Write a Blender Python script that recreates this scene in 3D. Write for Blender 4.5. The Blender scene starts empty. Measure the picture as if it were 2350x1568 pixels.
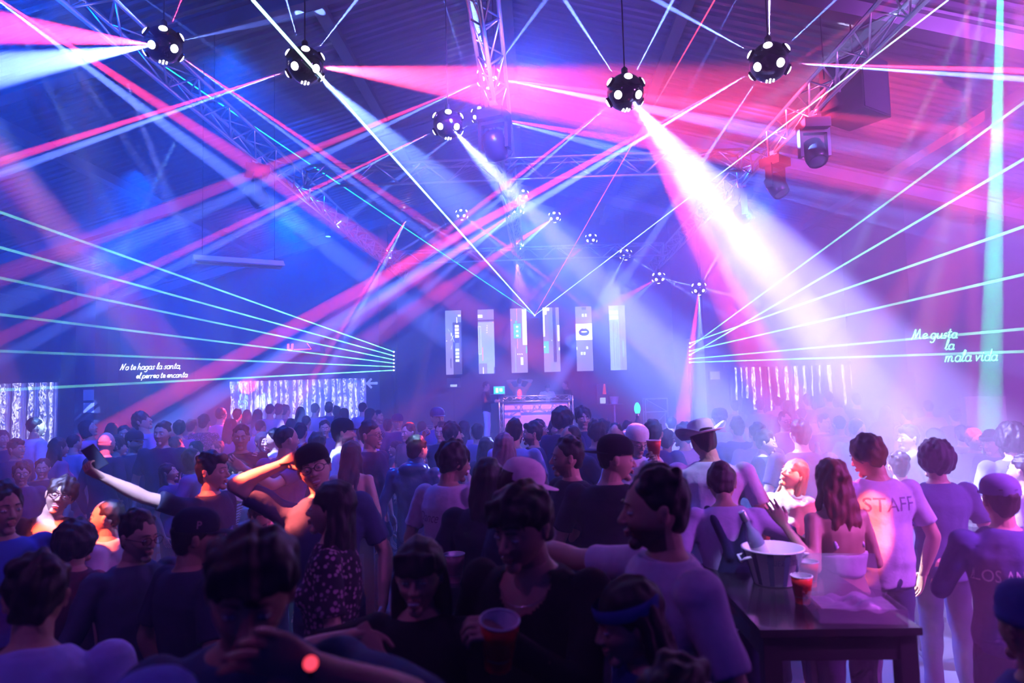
import bpy, bmesh, math, random
import numpy as np
from mathutils import Vector, Matrix, noise
from mathutils.bvhtree import BVHTree
S = bpy.context.scene
C = S.collection
R_ = math.radians
random.seed(7)
rnd = random.Random(11)

# ------------------------------------------------------------------ light settings
EXPOSURE = 0.9
DENS = .045
FOG, FOG_C, FOG_R = .032, (4.3, 6.3, 1.9), (3.5, 5.3, 3.0)
WORLD_COL, WORLD_STR = (0.0, .03, 1), .07
RED, BLU, WHT = (1, .04, .13), (.13, .22, 1), (.62, .58, 1)
VIO, DEEP, HOT = (.55, .12, 1), (.0, .08, 1), (1, .10, .05)
W0 = 2600
# name, from, to, colour, watt, angle, radius, blend
# unseen added fill washes, no fixtures; most point level over the heads, so they light haze and walls more than people
FILL_WASHES = [('fill_wash', (x, y, 5.0), (x + dx, y + 6, 5.4), DEEP, w, 130, .2, 1) for x, y, w, dx in
          ((-4.0, 4, 2200, -3), (-9, 8, 2600, -3), (-4.2, 11, 3200, 1), (-9, 13.5, 2200, 1), (3.8, 11, 2600, 0), (9, 9, 2600, 0), (0, 12, 2000, 0), (0, 6, 2200, 0))] + [
    ('fill_wash', (-3, 6.5, 5.6), (-3, 7, 0), DEEP, 900, 120, .2, 1), ('fill_wash', (1, 8, 5.6), (1, 8.5, 0), DEEP, 1100, 120, .2, 1), ('fill_wash', (-6, 10, 5.6), (-6, 10.5, 0), DEEP, 900, 130, .2, 1),
    ('fill_wash', (5.6, 5.0, 5.7), (7.5, 11, 4.4), VIO, 4600, 130, .2, 1),
    ('fill_wash', (6.5, 1.5, 4.4), (3.9, 5.5, 2.2), VIO, 2200, 100, .2, 1),
    ('fill_wash', (4.8, 1.4, 5.2), (2.7, 3.0, 0), (.62, .10, .85), 4500, 48, .1, 1),
    ('fill_wash', (-.4, 6.5, 5.2), (0, 12, 5.5), VIO, 500, 150, .2, 1),
    ('fill_wash', (-2, .6, 5.4), (-1, 6, 1), (.42, .10, 1), 90, 110, .15, 1),
    ('fill_wash', (-5, 12, 5.4), (-6, 8, 1), (.6, .10, .8), 150, 120, .15, 1),
    ('fill_wash', (3.5, 14, 5.4), (3, 9, 1), (.6, .12, .9), 500, 120, .15, 1),
]
# ball, target pixel, depth, watt, cone
PAIRS = [
    ('A', -20, 110, 3.6, 90000, 5.0), ('A', 900, 470, 10, 157000, 1.8), ('B', 0, 385, 5.2, 183000, 1.9), ('E', 1430, 228, 9.3, 204000, 3.1),
    ('E', 500, 450, 9, 118000, 2.5), ('H', 1480, 345, 10.5, 116000, 3.1), ('I', 1600, 560, 12, 148000, 4.2), ('G', 2350, 172, 5.3, 261000, 1.8),
    ('G', 1330, 395, 6.6, 339000, 2.1), ('Q', 560, 650, 16, 86000, 2.7), ('O', 790, 760, 15, 119000, 2.9), ('N', 1260, 650, 16, 66000, 2.5),
    ('L', 900, 700, 15, 86000, 3.4), ('M', 1060, 660, 15, 86000, 3.4), ('U', 1590, 960, 11, 86000, 2.7), ('F', 1290, 330, 6.8, 136000, 1.8),
    ('D', 660, 470, 8.0, 136000, 1.8), ('R', 1250, 660, 15, 33000, 2.0), ('T', 1400, 720, 13, 30000, 2.0),
]
BEAMS = [
    ('B', 1120, 520, 7.0, (.18, .32, 1), 16000, 15), ('B', 1350, 225, 7.4, (1, .05, .12), 60000, 15),
    ('F', 1780, 640, 5.7, (.72, .66, 1), 8000, 9), ('F', 1880, 760, 5.5, (.38, .36, 1), 12000, 24), ('F', 1640, 620, 5.2, (1, .07, .25), 14000, 8),
    ('D', 1290, 560, 6.2, (.75, .70, 1), 11000, 6), ('D', 1500, 800, 6.2, (.14, .22, 1), 14000, 16), ('I', 1640, 520, 12, (.5, .45, 1), 50000, 5),
    ('A', 230, -40, 5.5, BLU, 90000, 2.6), ('A', 440, -60, 5.6, RED, 80000, 2.6), ('A', 660, 40, 8, BLU, 35000, 2.5),
    ('B', 640, -60, 5.4, BLU, 75000, 3), ('B', 850, -40, 5.8, BLU, 100000, 3),
    ('E', 1075, -30, 7.5, BLU, 175000, 3), ('E', 1230, 30, 9, BLU, 75000, 3), ('F', 1270, -40, 5.6, BLU, 130000, 3), ('F', 1560, -30, 5.6, BLU, 110000, 3),
    ('G', 1766, -80, 5.5, (.45, .40, 1), 260000, 3.2), ('G', 1560, 30, 5.8, BLU, 120000, 3), ('G', 1960, -40, 5.6, BLU, 65000, 2.6), ('G', 1620, 360, 6.4, BLU, 45000, 3),
    ('H', 900, 420, 13, BLU, 75000, 3), ('Q', 855, 300, 17, BLU, 75000, 2), ('Q', 1020, 610, 18, BLU, 65000, 2.4), ('O', 1120, 600, 17, BLU, 45000, 2.4), ('O', 830, 420, 17, BLU, 45000, 2.4),
    ('N', 860, 610, 18, BLU, 65000, 2.4), ('S', 1511, 630, 18.4, BLU, 110000, 2), ('S', 1380, 690, 17, BLU, 60000, 2.4), ('T', 1604, 660, 17, BLU, 130000, 2), ('R', 1436, 584, 19.6, BLU, 75000, 2), ('U', 1680, 530, 14, WHT, 20000, 3), ('M', 1357, 545, 20, BLU, 45000, 2),
]
# added accent lamps without fixtures, for people, booth and bucket: truss, target pixel, depth
ACCENTS = [
    ('m', 1231, 965, 18.3, (1, .35, .6), 1800, 34), (1.3, 1785, 1295, 3.45, (.45, .40, 1), 700, 8), ('m', 1192, 895, 19.4, HOT, 9000, 2),
    ('l', 628, 1098, 3.72, HOT, 24000, 3.8),
    (-2.4, 110, 1225, 4.1, HOT, 14000, 3.4),
    (-4.6, 222, 1188, 3.9, HOT, 12000, 2.4),
    ('l', 455, 1130, 4.4, HOT, 5040, 3),
    ('m', 610, 998, 8.0, HOT, 7560, 2),
    ('l', 240, 1030, 7.2, HOT, 3150, 2),
    ('m', 935, 985, 9, HOT, 8820, 1.8),
    ('r', 968, 1022, 6.0, HOT, 5670, 1.6),
    ('m', 1160, 1000, 6.2, HOT, 5670, 2),
    ('r', 1452, 988, 5.8, HOT, 5670, 1.6),
    ('r', 1505, 1045, 5.3, HOT, 3780, 1.6),
    (2.15, 1990, 1235, 4.3, HOT, 13000, 3.4),
    ('r', 1815, 1085, 4.8, HOT, 12600, 2.6),
    ('r', 1858, 972, 6.0, HOT, 2700, 1.8),
    ('r', 1965, 975, 7.6, HOT, 2700, 1.6),
    ('r', 2240, 1000, 7.0, HOT, 10080, 2.6),
    ('r', 2250, 1375, 3.0, HOT, 5670, 1.8),
    ('m', 1100, 985, 17.95, HOT, 8820, 1.8),
    ('m', 1192, 895, 19.4, HOT, 2520, 1.6),
    ('r', 1620, 1060, 4.9, (.45, .6, 1), 700, 6),
    ('r', 1760, 1020, 6.7, (.45, .75, 1), 3600, 3),
    ('r', 2080, 1000, 6.7, (.45, .8, 1), 3600, 3.4),
    ('l', 210, 1080, 4.2, (.35, .4, 1), 1200, 4),
    (-1.5, 310, 1135, 4.1, (.3, .4, 1), 5000, 5),
    ('l', 540, 1170, 4.9, (.3, .5, 1), 7200, 5),
    ('l', 548, 1080, 6.2, (.3, .5, 1), 4800, 3),
    ('l', 200, 1290, 4.4, (.35, .4, 1), 4800, 4),
    ('l', 80, 1000, 9, (.2, .5, 1), 9600, 3),
    ('r', 810, 1030, 6.0, (.1, .3, 1), 3600, 3),
    ('l', 770, 1030, 6.6, (.35, .45, 1), 4800, 3),
    ('m', 950, 1040, 6.0, (.4, .8, 1), 4800, 1.6),
    ('m', 1160, 1040, 6.2, (.1, .3, 1), 4800, 2),
    ('l', 600, 1010, 7.8, (.25, .35, 1), 5600, 5),
    ('r', 1850, 1110, 4.8, (.4, .6, 1), 2000, 4),
]
OFFBALLS = [
    ((-60, -40, 5.4), [(760, 500, 8.6, RED, 84000, 4), (690, 520, 8.2, BLU, 108000, 4), (520, 1000, 9, VIO, 500, 6)]),
    ((2700, -415, 5.2), [(1400, 430, 8.5, RED, 40000, 2.6), (1420, 470, 8.5, (.3, .42, 1), 60000, 2.6), (1980, 520, 7.5, BLU, 19200, 3)]),
    ((2304, -330, 4.6), [(2280, 620, 6.2, (0, 1, .42), 78000, 3.0)]),
    ((400, -60, 8.0), [(495, 620, 9, BLU, 18000, 2.6), (515, 620, 9, RED, 12000, 2.2)]),
    ((30, -50, 7.0), [(520, 560, 12, BLU, 10800, 2.6)]), ((250, -60, 7.0), [(760, 300, 9.0, BLU, 10800, 3)]),
    ((1000, -60, 8.0), [(1110, 300, 9, BLU, 18000, 2.6)]), ((1720, -60, 7), [(1470, 420, 8, BLU, 12000, 2.6)]),
]

# ------------------------------------------------------------------ camera
F = 1567.0
CAM = Vector((0, 0, 2.1))
cam = bpy.data.cameras.new('camera')
co = bpy.data.objects.new('camera', cam)
C.objects.link(co)
cam.sensor_width = 36
cam.lens = F / 2350 * 36
cam.clip_end = 200
cam.dof.use_dof = True
cam.dof.focus_distance = 9.0
cam.dof.aperture_fstop = 2.0
RM = Matrix.Rotation(R_(2.0), 4, 'Z') @ Matrix.Rotation(R_(90 + 4.16), 4, 'X') @ Matrix.Rotation(R_(-1.5), 4, 'Z')
co.matrix_world = Matrix.Translation(CAM) @ RM
S.camera = co
R3 = RM.to_3x3()


def P(px, py, Y):
    """The point of the place at depth Y that the photograph shows at (px, py)."""
    d = R3 @ Vector(((px - 1175) / F, (784 - py) / F, -1))
    return CAM + d * (Y / d.y)


# ------------------------------------------------------------------ exposure, world
S.view_settings.view_transform = 'Standard'
S.view_settings.look = 'None'
S.view_settings.exposure = EXPOSURE
S.view_settings.gamma = 1
S.view_settings.use_curve_mapping = False
S.cycles.use_denoising = True
S.cycles.use_adaptive_sampling = True
S.cycles.adaptive_threshold = .07
S.cycles.adaptive_min_samples = 20
S.cycles.volume_bounces = 0
S.cycles.max_bounces = 5
S.cycles.diffuse_bounces = 1
S.cycles.glossy_bounces = 2
S.cycles.transmission_bounces = 4
S.cycles.transparent_max_bounces = 12
S.cycles.caustics_reflective = False
S.cycles.caustics_refractive = False
S.cycles.sample_clamp_indirect = 4
world = bpy.data.worlds.new('world')
S.world = world
world.use_nodes = True
bg = world.node_tree.nodes['Background']
bg.inputs[0].default_value = (*WORLD_COL, 1)
bg.inputs[1].default_value = WORLD_STR


# ------------------------------------------------------------------ lamps
def spot(name, a, b, col, W, ang, rad=.02, blend=.35, parent=None):
    l = bpy.data.lights.new(name, 'SPOT')
    o = bpy.data.objects.new(name, l)
    C.objects.link(o)
    a, b = Vector(a), Vector(b)
    o.location = a
    o.rotation_euler = (b - a).to_track_quat('-Z', 'Y').to_euler()
    l.energy, l.color, l.spot_size, l.spot_blend, l.shadow_soft_size = W, col, R_(ang), blend, rad
    if parent:
        o.parent = parent
        o.matrix_parent_inverse = (Matrix.Translation(parent.location) @ Matrix.Rotation(parent.rotation_euler.z, 4, 'Z')).inverted()
    return o


for nm, a, b, col, W, ang, rad, bl in FILL_WASHES:
    spot(nm, a, b, col, W, ang, rad, bl)


# ------------------------------------------------------------------ helpers
def tag(o, label=None, cat=None, group=None, kind=None):
    if label: o['label'] = label
    if cat: o['category'] = cat
    if group: o['group'] = group
    if kind: o['kind'] = kind
    return o


def mat(name, col, rough=.7, metal=0., emit=None, es=0., bump=None, coat=0., alpha=1., spec=.3):
    m = bpy.data.materials.new(name)
    m.use_nodes = True
    nt = m.node_tree
    b = nt.nodes['Principled BSDF']
    b.inputs['Base Color'].default_value = (*col, 1)
    b.inputs['Roughness'].default_value = rough
    b.inputs['Metallic'].default_value = metal
    b.inputs['Specular IOR Level'].default_value = spec
    b.inputs['Coat Weight'].default_value = coat
    b.inputs['Alpha'].default_value = alpha
    if emit:
        b.inputs['Emission Color'].default_value = (*emit, 1)
        b.inputs['Emission Strength'].default_value = es
    if bump:
        sc, st, dist = bump
        tc = nt.nodes.new('ShaderNodeTexCoord')
        n = nt.nodes.new('ShaderNodeTexNoise')
        n.inputs['Scale'].default_value = sc
        n.inputs['Detail'].default_value = 3
        bp = nt.nodes.new('ShaderNodeBump')
        bp.inputs['Strength'].default_value = st
        bp.inputs['Distance'].default_value = dist
        nt.links.new(tc.outputs['Object'], n.inputs['Vector'])
        nt.links.new(n.outputs['Fac'], bp.inputs['Height'])
        nt.links.new(bp.outputs[0], b.inputs['Normal'])
        # colour a little uneven, as the real surface is
        mx = nt.nodes.new('ShaderNodeMix')
        mx.data_type = 'RGBA'
        mx.inputs[6].default_value = (*[c * .8 for c in col], 1)
        mx.inputs[7].default_value = (*[min(1, c * 1.15) for c in col], 1)
        nt.links.new(n.outputs['Fac'], mx.inputs[0])
        nt.links.new(mx.outputs[2], b.inputs['Base Color'])
    return m


def glow(name, col, st, sample=False):
    m = bpy.data.materials.new(name)
    m.use_nodes = True
    nt = m.node_tree
    nt.nodes.clear()
    o = nt.nodes.new('ShaderNodeOutputMaterial')
    e = nt.nodes.new('ShaderNodeEmission')
    e.inputs[0].default_value = (*col, 1)
    e.inputs[1].default_value = st
    nt.links.new(e.outputs[0], o.inputs['Surface'])
    if not sample:
        m.cycles.emission_sampling = 'NONE'
    return m


class MB:
    """Collects shapes that end up as one mesh."""

    def __init__(s):
        s.v, s.f, s.m, s.n = [], [], [], 0

    def add(s, v, f, mi=0):
        v = np.asarray(v, dtype=float)
        s.v.append(v)
        s.f += [tuple(i + s.n for i in q) for q in f]
        s.m += [mi] * len(f)
        s.n += len(v)
        return s

    def box(s, a, b, mi=0, M=None):
        v = [(x, y, z) for x in (a[0], b[0]) for y in (a[1], b[1]) for z in (a[2], b[2])]
        if M is not None:
            v = [tuple(M @ Vector(p)) for p in v]
        return s.add(v, [(0, 1, 3, 2), (4, 6, 7, 5), (0, 4, 5, 1), (2, 3, 7, 6), (0, 2, 6, 4), (1, 5, 7, 3)], mi)

    def tube(s, pts, r, n=8, mi=0, r1=None, closed=False):
        pts = [Vector(p) for p in pts]
        K = len(pts)
        v, f = [], []
        up = Vector((0, 0, 1))
        for i, p in enumerate(pts):
            q0, q1 = pts[max(0, i - 1)], pts[min(K - 1, i + 1)]
            if closed:
                q0, q1 = pts[i - 1], pts[(i + 1) % K]
            t = (q1 - q0).normalized()
            a = t.cross(up)
            if a.length < 1e-3: a = t.cross(Vector((0, 1, 0)))
            a.normalize()
            b = t.cross(a)
            rr = r if r1 is None else r + (r1 - r) * i / (K - 1)
            for k in range(n):
                w = 2 * math.pi * k / n
                v.append(p + a * (rr * math.cos(w)) + b * (rr * math.sin(w)))
        for i in range(K if closed else K - 1):
            j = (i + 1) % K
            for k in range(n):
                l = (k + 1) % n
                f.append((i * n + k, i * n + l, j * n + l, j * n + k))
        if not closed:
            f.append(tuple(reversed(range(n))))
            f.append(tuple(range((K - 1) * n, K * n)))
        return s.add([tuple(x) for x in v], f, mi)

    def lathe(s, prof, n=24, mi=0, M=None, cap=True):
        v, f = [], []
        for r, z in prof:
            for k in range(n):
                w = 2 * math.pi * k / n
                v.append(Vector((r * math.cos(w), r * math.sin(w), z)))
        for i in range(len(prof) - 1):
            for k in range(n):
                l = (k + 1) % n
                f.append((i * n + k, i * n + l, (i + 1) * n + l, (i + 1) * n + k))
        if cap:
            f.append(tuple(reversed(range(n))))
            f.append(tuple(range((len(prof) - 1) * n, len(prof) * n)))
        if M is not None:
            v = [M @ p for p in v]
        return s.add([tuple(p) for p in v], f, mi)

    def quad(s, a, b, c, d, mi=0):
        return s.add([tuple(a), tuple(b), tuple(c), tuple(d)], [(0, 1, 2, 3)], mi)

    def mesh(s, name, mats):
        me = bpy.data.meshes.new(name)
        me.from_pydata(np.concatenate(s.v).tolist(), [], s.f)
        for m in (mats if isinstance(mats, (list, tuple)) else [mats]):
            me.materials.append(m)
        me.polygons.foreach_set('material_index', s.m)
        return me

    def build(s, name, mats, parent=None, smooth=False, loc=None, rz=0, kind=None):
        me = s.mesh(name, mats)
        if smooth:
            me.polygons.foreach_set('use_smooth', [True] * len(me.polygons))
        o = bpy.data.objects.new(name, me)
        C.objects.link(o)
        if parent: o.parent = parent
        if loc is not None: o.location = loc
        o.rotation_euler.z = rz
        if kind: o['kind'] = kind
        return o


def empty(name, loc, rz=0, label=None, cat=None, group=None):
    o = bpy.data.objects.new(name, None)
    o.empty_display_size = .2
    C.objects.link(o)
    o.location = loc
    o.rotation_euler.z = rz
    return tag(o, label, cat, group)


def clone(o, loc, rz=None, label=None, parent=None):
    c = o.copy()
    C.objects.link(c)
    if parent is None:
        c.location = loc
        if rz is not None: c.rotation_euler.z = rz
        if label: c['label'] = label
    else:
        c.parent = parent
    for ch in o.children:
        if ch.type != 'LIGHT':
            clone(ch, None, parent=c)
    return c


# ------------------------------------------------------------------ materials
M = {}
M['floor'] = mat('concrete floor', (.06, .06, .07), .35, bump=(6, .15, .02))
M['wall'] = mat('dark painted wall', (.05, .05, .06), .75, bump=(3, .2, .03))
M['roof'] = mat('corrugated steel', (.10, .10, .12), .34, .6)
M['steel'] = mat('dark steel beam', (.10, .10, .11), .5, .4)
M['alu'] = mat('aluminium truss', (.6, .6, .62), .33, .9)
M['black'] = mat('black plastic', (.012, .012, .014), .35)
M['gloss'] = mat('glossy black shell', (.015, .012, .02), .12, .3, coat=.6)
M['ring'] = mat('lens ring', (.03, .03, .03), .25, .8)
M['cable'] = mat('cable', (.02, .02, .02), .6)
M['lens'] = glow('lit lens', (.78, .74, 1), 14)
M['lens_red'] = glow('lit red lens', (1, .15, .08), 9)
M['led'] = glow('small leds', (.8, .78, 1), 6)
M['white'] = mat('white panel', (.7, .7, .72), .5)
M['grey'] = mat('grey fabric', (.2, .2, .22), .8)
M['paper'] = mat('paper', (.7, .68, .66), .8)
M['table'] = mat('black table top', (.02, .02, .022), .25, coat=.3)
M['redcup'] = mat('red plastic', (.75, .03, .02), .35)
M['cupin'] = mat('white plastic', (.85, .85, .85), .4)
M['bucket'] = mat('white enamel', (.9, .88, .88), .45)
M['stripe'] = mat('dark stripe', (.05, .05, .12), .4)
M['glass'] = mat('bottle glass', (.30, .34, .50), .08, alpha=.72, spec=.8)
M['clear'] = mat('clear plastic', (.45, .42, .5), .1, alpha=.25, spec=.7)
M['label'] = mat('bottle label', (.7, .7, .7), .6)

# ------------------------------------------------------------------ structure
HZ = 8.2       # ridge height


def roof_z(x):
    return HZ - .27 * abs(x + .3)


b = MB(); b.box((-15, -1.5, -.2), (15, 22, 0)); b.build('floor', M['floor'], kind='structure')


def gable(name, y0, y1, x0, x1):
    """A wall facing the camera that follows the roof."""
    xs = sorted({x0, x1, *([-.3] if x0 < -.3 < x1 else [])})
    mb = MB()
    for xa, xb in zip(xs[:-1], xs[1:]):
        v = [(x, y, z) for y in (y0, y1) for x, z in ((xa, 0), (xb, 0), (xb, roof_z(xb)), (xa, roof_z(xa)))]
        mb.add(v, [(0, 1, 2, 3), (7, 6, 5, 4), (0, 4, 5, 1), (1, 5, 6, 2), (2, 6, 7, 3), (3, 7, 4, 0)])
    return mb.build(name, M['wall'], kind='structure')


gable('wall_back', 21.5, 21.7, -4.6, 4.5)
gable('wall_back_left', 19.0, 19.2, -12.0, -4.4)
gable('wall_back_right', 17.6, 17.8, 4.3, 8.1)
gable('wall_front_left', 16.6, 19.2, -15, -11.85)
gable('wall_front_right', 14.6, 17.8, 7.9, 15)
for nm, x in (('wall_left', -15.2), ('wall_right', 15)):
    MB().box((x, -1.5, 0), (x + .2, 22, roof_z(15))).build(nm, M['wall'], kind='structure')
for nm, xa, ya, yb in (('wall_stage_left', -4.6, 19.2, 21.5), ('wall_stage_right', 4.3, 17.8, 21.5)):
    MB().box((xa, ya, 0), (xa + .2, yb, roof_z(xa))).build(nm, M['wall'], kind='structure')
# corrugated roof: ribs run down the slope
for side in (-1, 1):
    v, f, ny = [], [], 900
    xe = 15.3 * side
    for i in range(ny + 1):
        y = -1.5 + 23.5 * i / ny
        dz = .018 * max(-1, min(1, 1.6 * math.sin(2 * math.pi * y / .19)))
        for x in (-.3, xe):
            v.append((x, y, roof_z(x) + dz))
    for i in range(ny):
        f.append((2 * i, 2 * i + 1, 2 * i + 3, 2 * i + 2) if side > 0 else (2 * i, 2 * i + 2, 2 * i + 3, 2 * i + 1))
    n0 = len(v)
    for x in (-.3, xe):
        for y in (-1.5, 22): v.append((x, y, roof_z(x) + .12))
    f.append((n0, n0 + 1, n0 + 3, n0 + 2))
    MB().add(v, f).build('ceiling', M['roof'], kind='structure')
k = 1
for x in (-12.5, -10, -7.6, -5.2, -2.8, -.3, 2.2, 4.6, 7.0, 9.4, 11.8):       # purlins
    z = roof_z(x)
    MB().box((x - .04, -1.4, z - .20), (x + .04, 21.5, z - .03)).box((x - .09, -1.4, z - .22), (x + .09, 21.5, z - .19)).build('trim_%d' % k, M['steel'], kind='structure')
    k += 1
for y in (3.2, 8.2, 13.2, 18.2):              # rafters of the portal frames
    mb = MB()
    for s in (-1, 1):
        xe = 14.9 * s
        for dz0, dz1, w in ((-.5, -.25, .02), (-.27, -.23, .1), (-.52, -.48, .1)):
            v = [(x, y + w * q, roof_z(x) + dz) for x in (-.3, xe) for q in (-1, 1) for dz in (dz0, dz1)]
            mb.add(v, [(0, 1, 3, 2), (4, 6, 7, 5), (0, 4, 5, 1), (2, 3, 7, 6), (0, 2, 6, 4), (1, 5, 7, 3)])
    mb.build('trim_%d' % k, M['steel'], kind='structure')
    k += 1

# haze that fills the hall
hm = bpy.data.materials.new('haze')
hm.use_nodes = True
nt = hm.node_tree
nt.nodes.clear()
vo = nt.nodes.new('ShaderNodeOutputMaterial')
vs = nt.nodes.new('ShaderNodeVolumeScatter')
vs.inputs['Color'].default_value = (.95, .95, 1, 1)
vs.inputs['Density'].default_value = DENS
vs.inputs['Anisotropy'].default_value = .15
nt.links.new(vs.outputs[0], vo.inputs['Volume'])
v = [(x, y, z) for y in (-1.45, 21.45) for x, z in ((-14.95, .004), (14.95, .004), (14.95, roof_z(14.95) - .06), (-.3, HZ - .06), (-14.95, roof_z(14.95) - .06))]
MB().add(v, [(0, 1, 2, 3, 4), (9, 8, 7, 6, 5)] + [(i, 5 + i, 5 + (i + 1) % 5, (i + 1) % 5) for i in range(5)]).build('haze', hm, kind='stuff')
# a denser bank of fog drifting over the right half of the floor
fm_ = hm.copy()
fm_.name = 'fog'
fm_.node_tree.nodes['Volume Scatter'].inputs['Density'].default_value = FOG
fog = None
for i in range(4):
    mb = MB()
    mb.lathe([(max(.001, math.sin(math.pi * i / 16)), -math.cos(math.pi * i / 16)) for i in range(17)], 32)
    mb.v[0] = mb.v[0] * np.array(FOG_R) * (1.12 - .22 * i) + np.array(FOG_C)
    mb.v[0][:, 2] = np.maximum(mb.v[0][:, 2], .006 + .002 * i)
    o = mb.build('fog_bank' if not fog else 'dense_core', fm_, fog, smooth=True, kind='stuff')
    fog = fog or o
tag(fog, 'denser bank of fog over the right half of the crowd', 'fog')
tag(bpy.data.objects['haze'], 'thin stage haze filling the whole hall', 'haze', kind='stuff')


# ------------------------------------------------------------------ trusses
def truss(name, a, b, w, label, step=None, parent=None, r=.024, sides=4, group=None):
    a, b = Vector(a), Vector(b)
    L = (b - a).length
    t = (b - a).normalized()
    u = t.cross(Vector((0, 0, 1)))
    if u.length < .1: u = Vector((1, 0, 0))
    u.normalize()
    v = u.cross(t)
    if sides == 3:
        cs = [u * (-w / 2) + v * (w / 2), u * (w / 2) + v * (w / 2), v * (-w / 2)]
    else:
        cs = [u * (w / 2 * i) + v * (w / 2 * j) for i, j in ((-1, -1), (1, -1), (1, 1), (-1, 1))]
    mb = MB()
    for c in cs: mb.tube([a + c, b + c], r, 8)
    n = max(1, round(L / (step or w * 1.3)))
    for i in range(n):
        p, q = a + t * (L * i / n), a + t * (L * (i + 1) / n)
        for k in range(len(cs)):
            c, d = cs[k], cs[(k + 1) % len(cs)]
            if (i + k) % 2: c, d = d, c
            mb.tube([p + c, q + d], r * .5, 6)
    for p in (a, b):
        for k in range(len(cs)):
            mb.tube([p + cs[k], p + cs[(k + 1) % len(cs)]], r * .7, 6)
    o = mb.build(name, M['alu'], parent, smooth=True)
    if not parent: tag(o, label, 'truss', group)
    return o


TZ = 5.66
truss('lighting_truss', (-3.95, 3.2, TZ), (-3.95, 20.4, TZ), .30, 'aluminium lattice truss running away along the left of the hall, reached by the green laser', sides=3)
truss('lighting_truss', (3.6, 3.2, TZ), (3.6, 20.4, TZ), .30, 'aluminium lattice truss running away on the right, past the dark moving heads', sides=3)
truss('lighting_truss', (-.42, 3.2, TZ + .1), (-.42, 20.4, TZ + .1), .30, 'aluminium lattice truss running away down the middle of the hall', sides=3)
truss('cross_truss', (-3.7, 10.8, TZ), (3.35, 10.8, TZ), .30, 'aluminium lattice truss crossing the hall above the middle of the crowd', sides=3)
truss('cross_truss', (-3.7, 17.6, TZ), (3.35, 17.6, TZ), .30, 'aluminium lattice truss crossing above the front edge of the stage', sides=3)
for i, (x, y, lb) in enumerate([(-3.95, 8.2, 'left truss over the crowd'), (-3.95, 18.2, 'left truss by the stage'), (3.6, 8.2, 'right truss over the crowd'), (3.6, 18.2, 'right truss by the stage'),
                                (-.42, 8.2, 'middle truss over the crowd'), (-.42, 18.2, 'middle truss by the stage')]):
    MB().tube([(x, y, TZ + .13), (x, y, roof_z(x) - .48)], .008, 6).build('steel_hanger', M['cable'])
    tag(bpy.data.objects[[o.name for o in C.objects][-1]], 'thin steel hanger cable holding up the ' + lb, 'cable')

# ------------------------------------------------------------------ ball lights
BR = .165
ico = []
g = (1 + 5 ** .5) / 2
for s1 in (-1, 1):
    for s2 in (-1, 1):
        ico += [Vector((0, s1, s2 * g)), Vector((s1, s2 * g, 0)), Vector((s2 * g, 0, s1))]
ico = [q.normalized() for q in ico]
# turn the set so that one lens points straight down
q0 = ico[0].rotation_difference(Vector((0, 0, -1)))
ico = [q0 @ q for q in ico]
ico.sort(key=lambda q: q.z)


def make_ball():
    root = empty('ball_light', (0, 0, 0))
    prof = [(max(.001, BR * math.sin(math.pi * i / 20)), -BR * math.cos(math.pi * i / 20)) for i in range(21)]
    MB().lathe(prof, 32).build('shell', M['gloss'], root, smooth=True)
    for i, q in enumerate(ico[1:11]):
        Mx = Matrix.Translation(q * BR) @ q.to_track_quat('Z', 'Y').to_matrix().to_4x4()
        ln = MB().lathe([(.046, -.012), (.05, .006), (.043, .012), (.036, .008)], 20, M=Mx, cap=False).build('lens_housing', M['ring'], root, smooth=True)
        pr = [(.036, .004), (.034, .012), (.026, .019), (.012, .023), (.001, .024)]
        MB().lathe(pr, 20, M=Mx, cap=False).build('lens', M['lens_red' if i == 7 else 'lens'], ln, smooth=True)
    mb = MB()
    for i in range(7):
        w = 2 * math.pi * i / 6
        c = Vector((.032 * math.cos(w), .032 * math.sin(w), -BR)) if i < 6 else Vector((0, 0, -BR - .001))
        c = c.normalized() * (BR + .002)
        Mx = Matrix.Translation(c) @ c.to_track_quat('Z', 'Y').to_matrix().to_4x4()
        mb.lathe([(.009, 0), (.007, .005), (.001, .007)], 10, M=Mx, cap=False)
    mb.build('led_cluster', M['led'], root, smooth=True)
    MB().lathe([(.03, BR - .01), (.03, BR + .05), (.012, BR + .07)], 12).build('top_bracket', M['black'], root)
    return root


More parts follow.
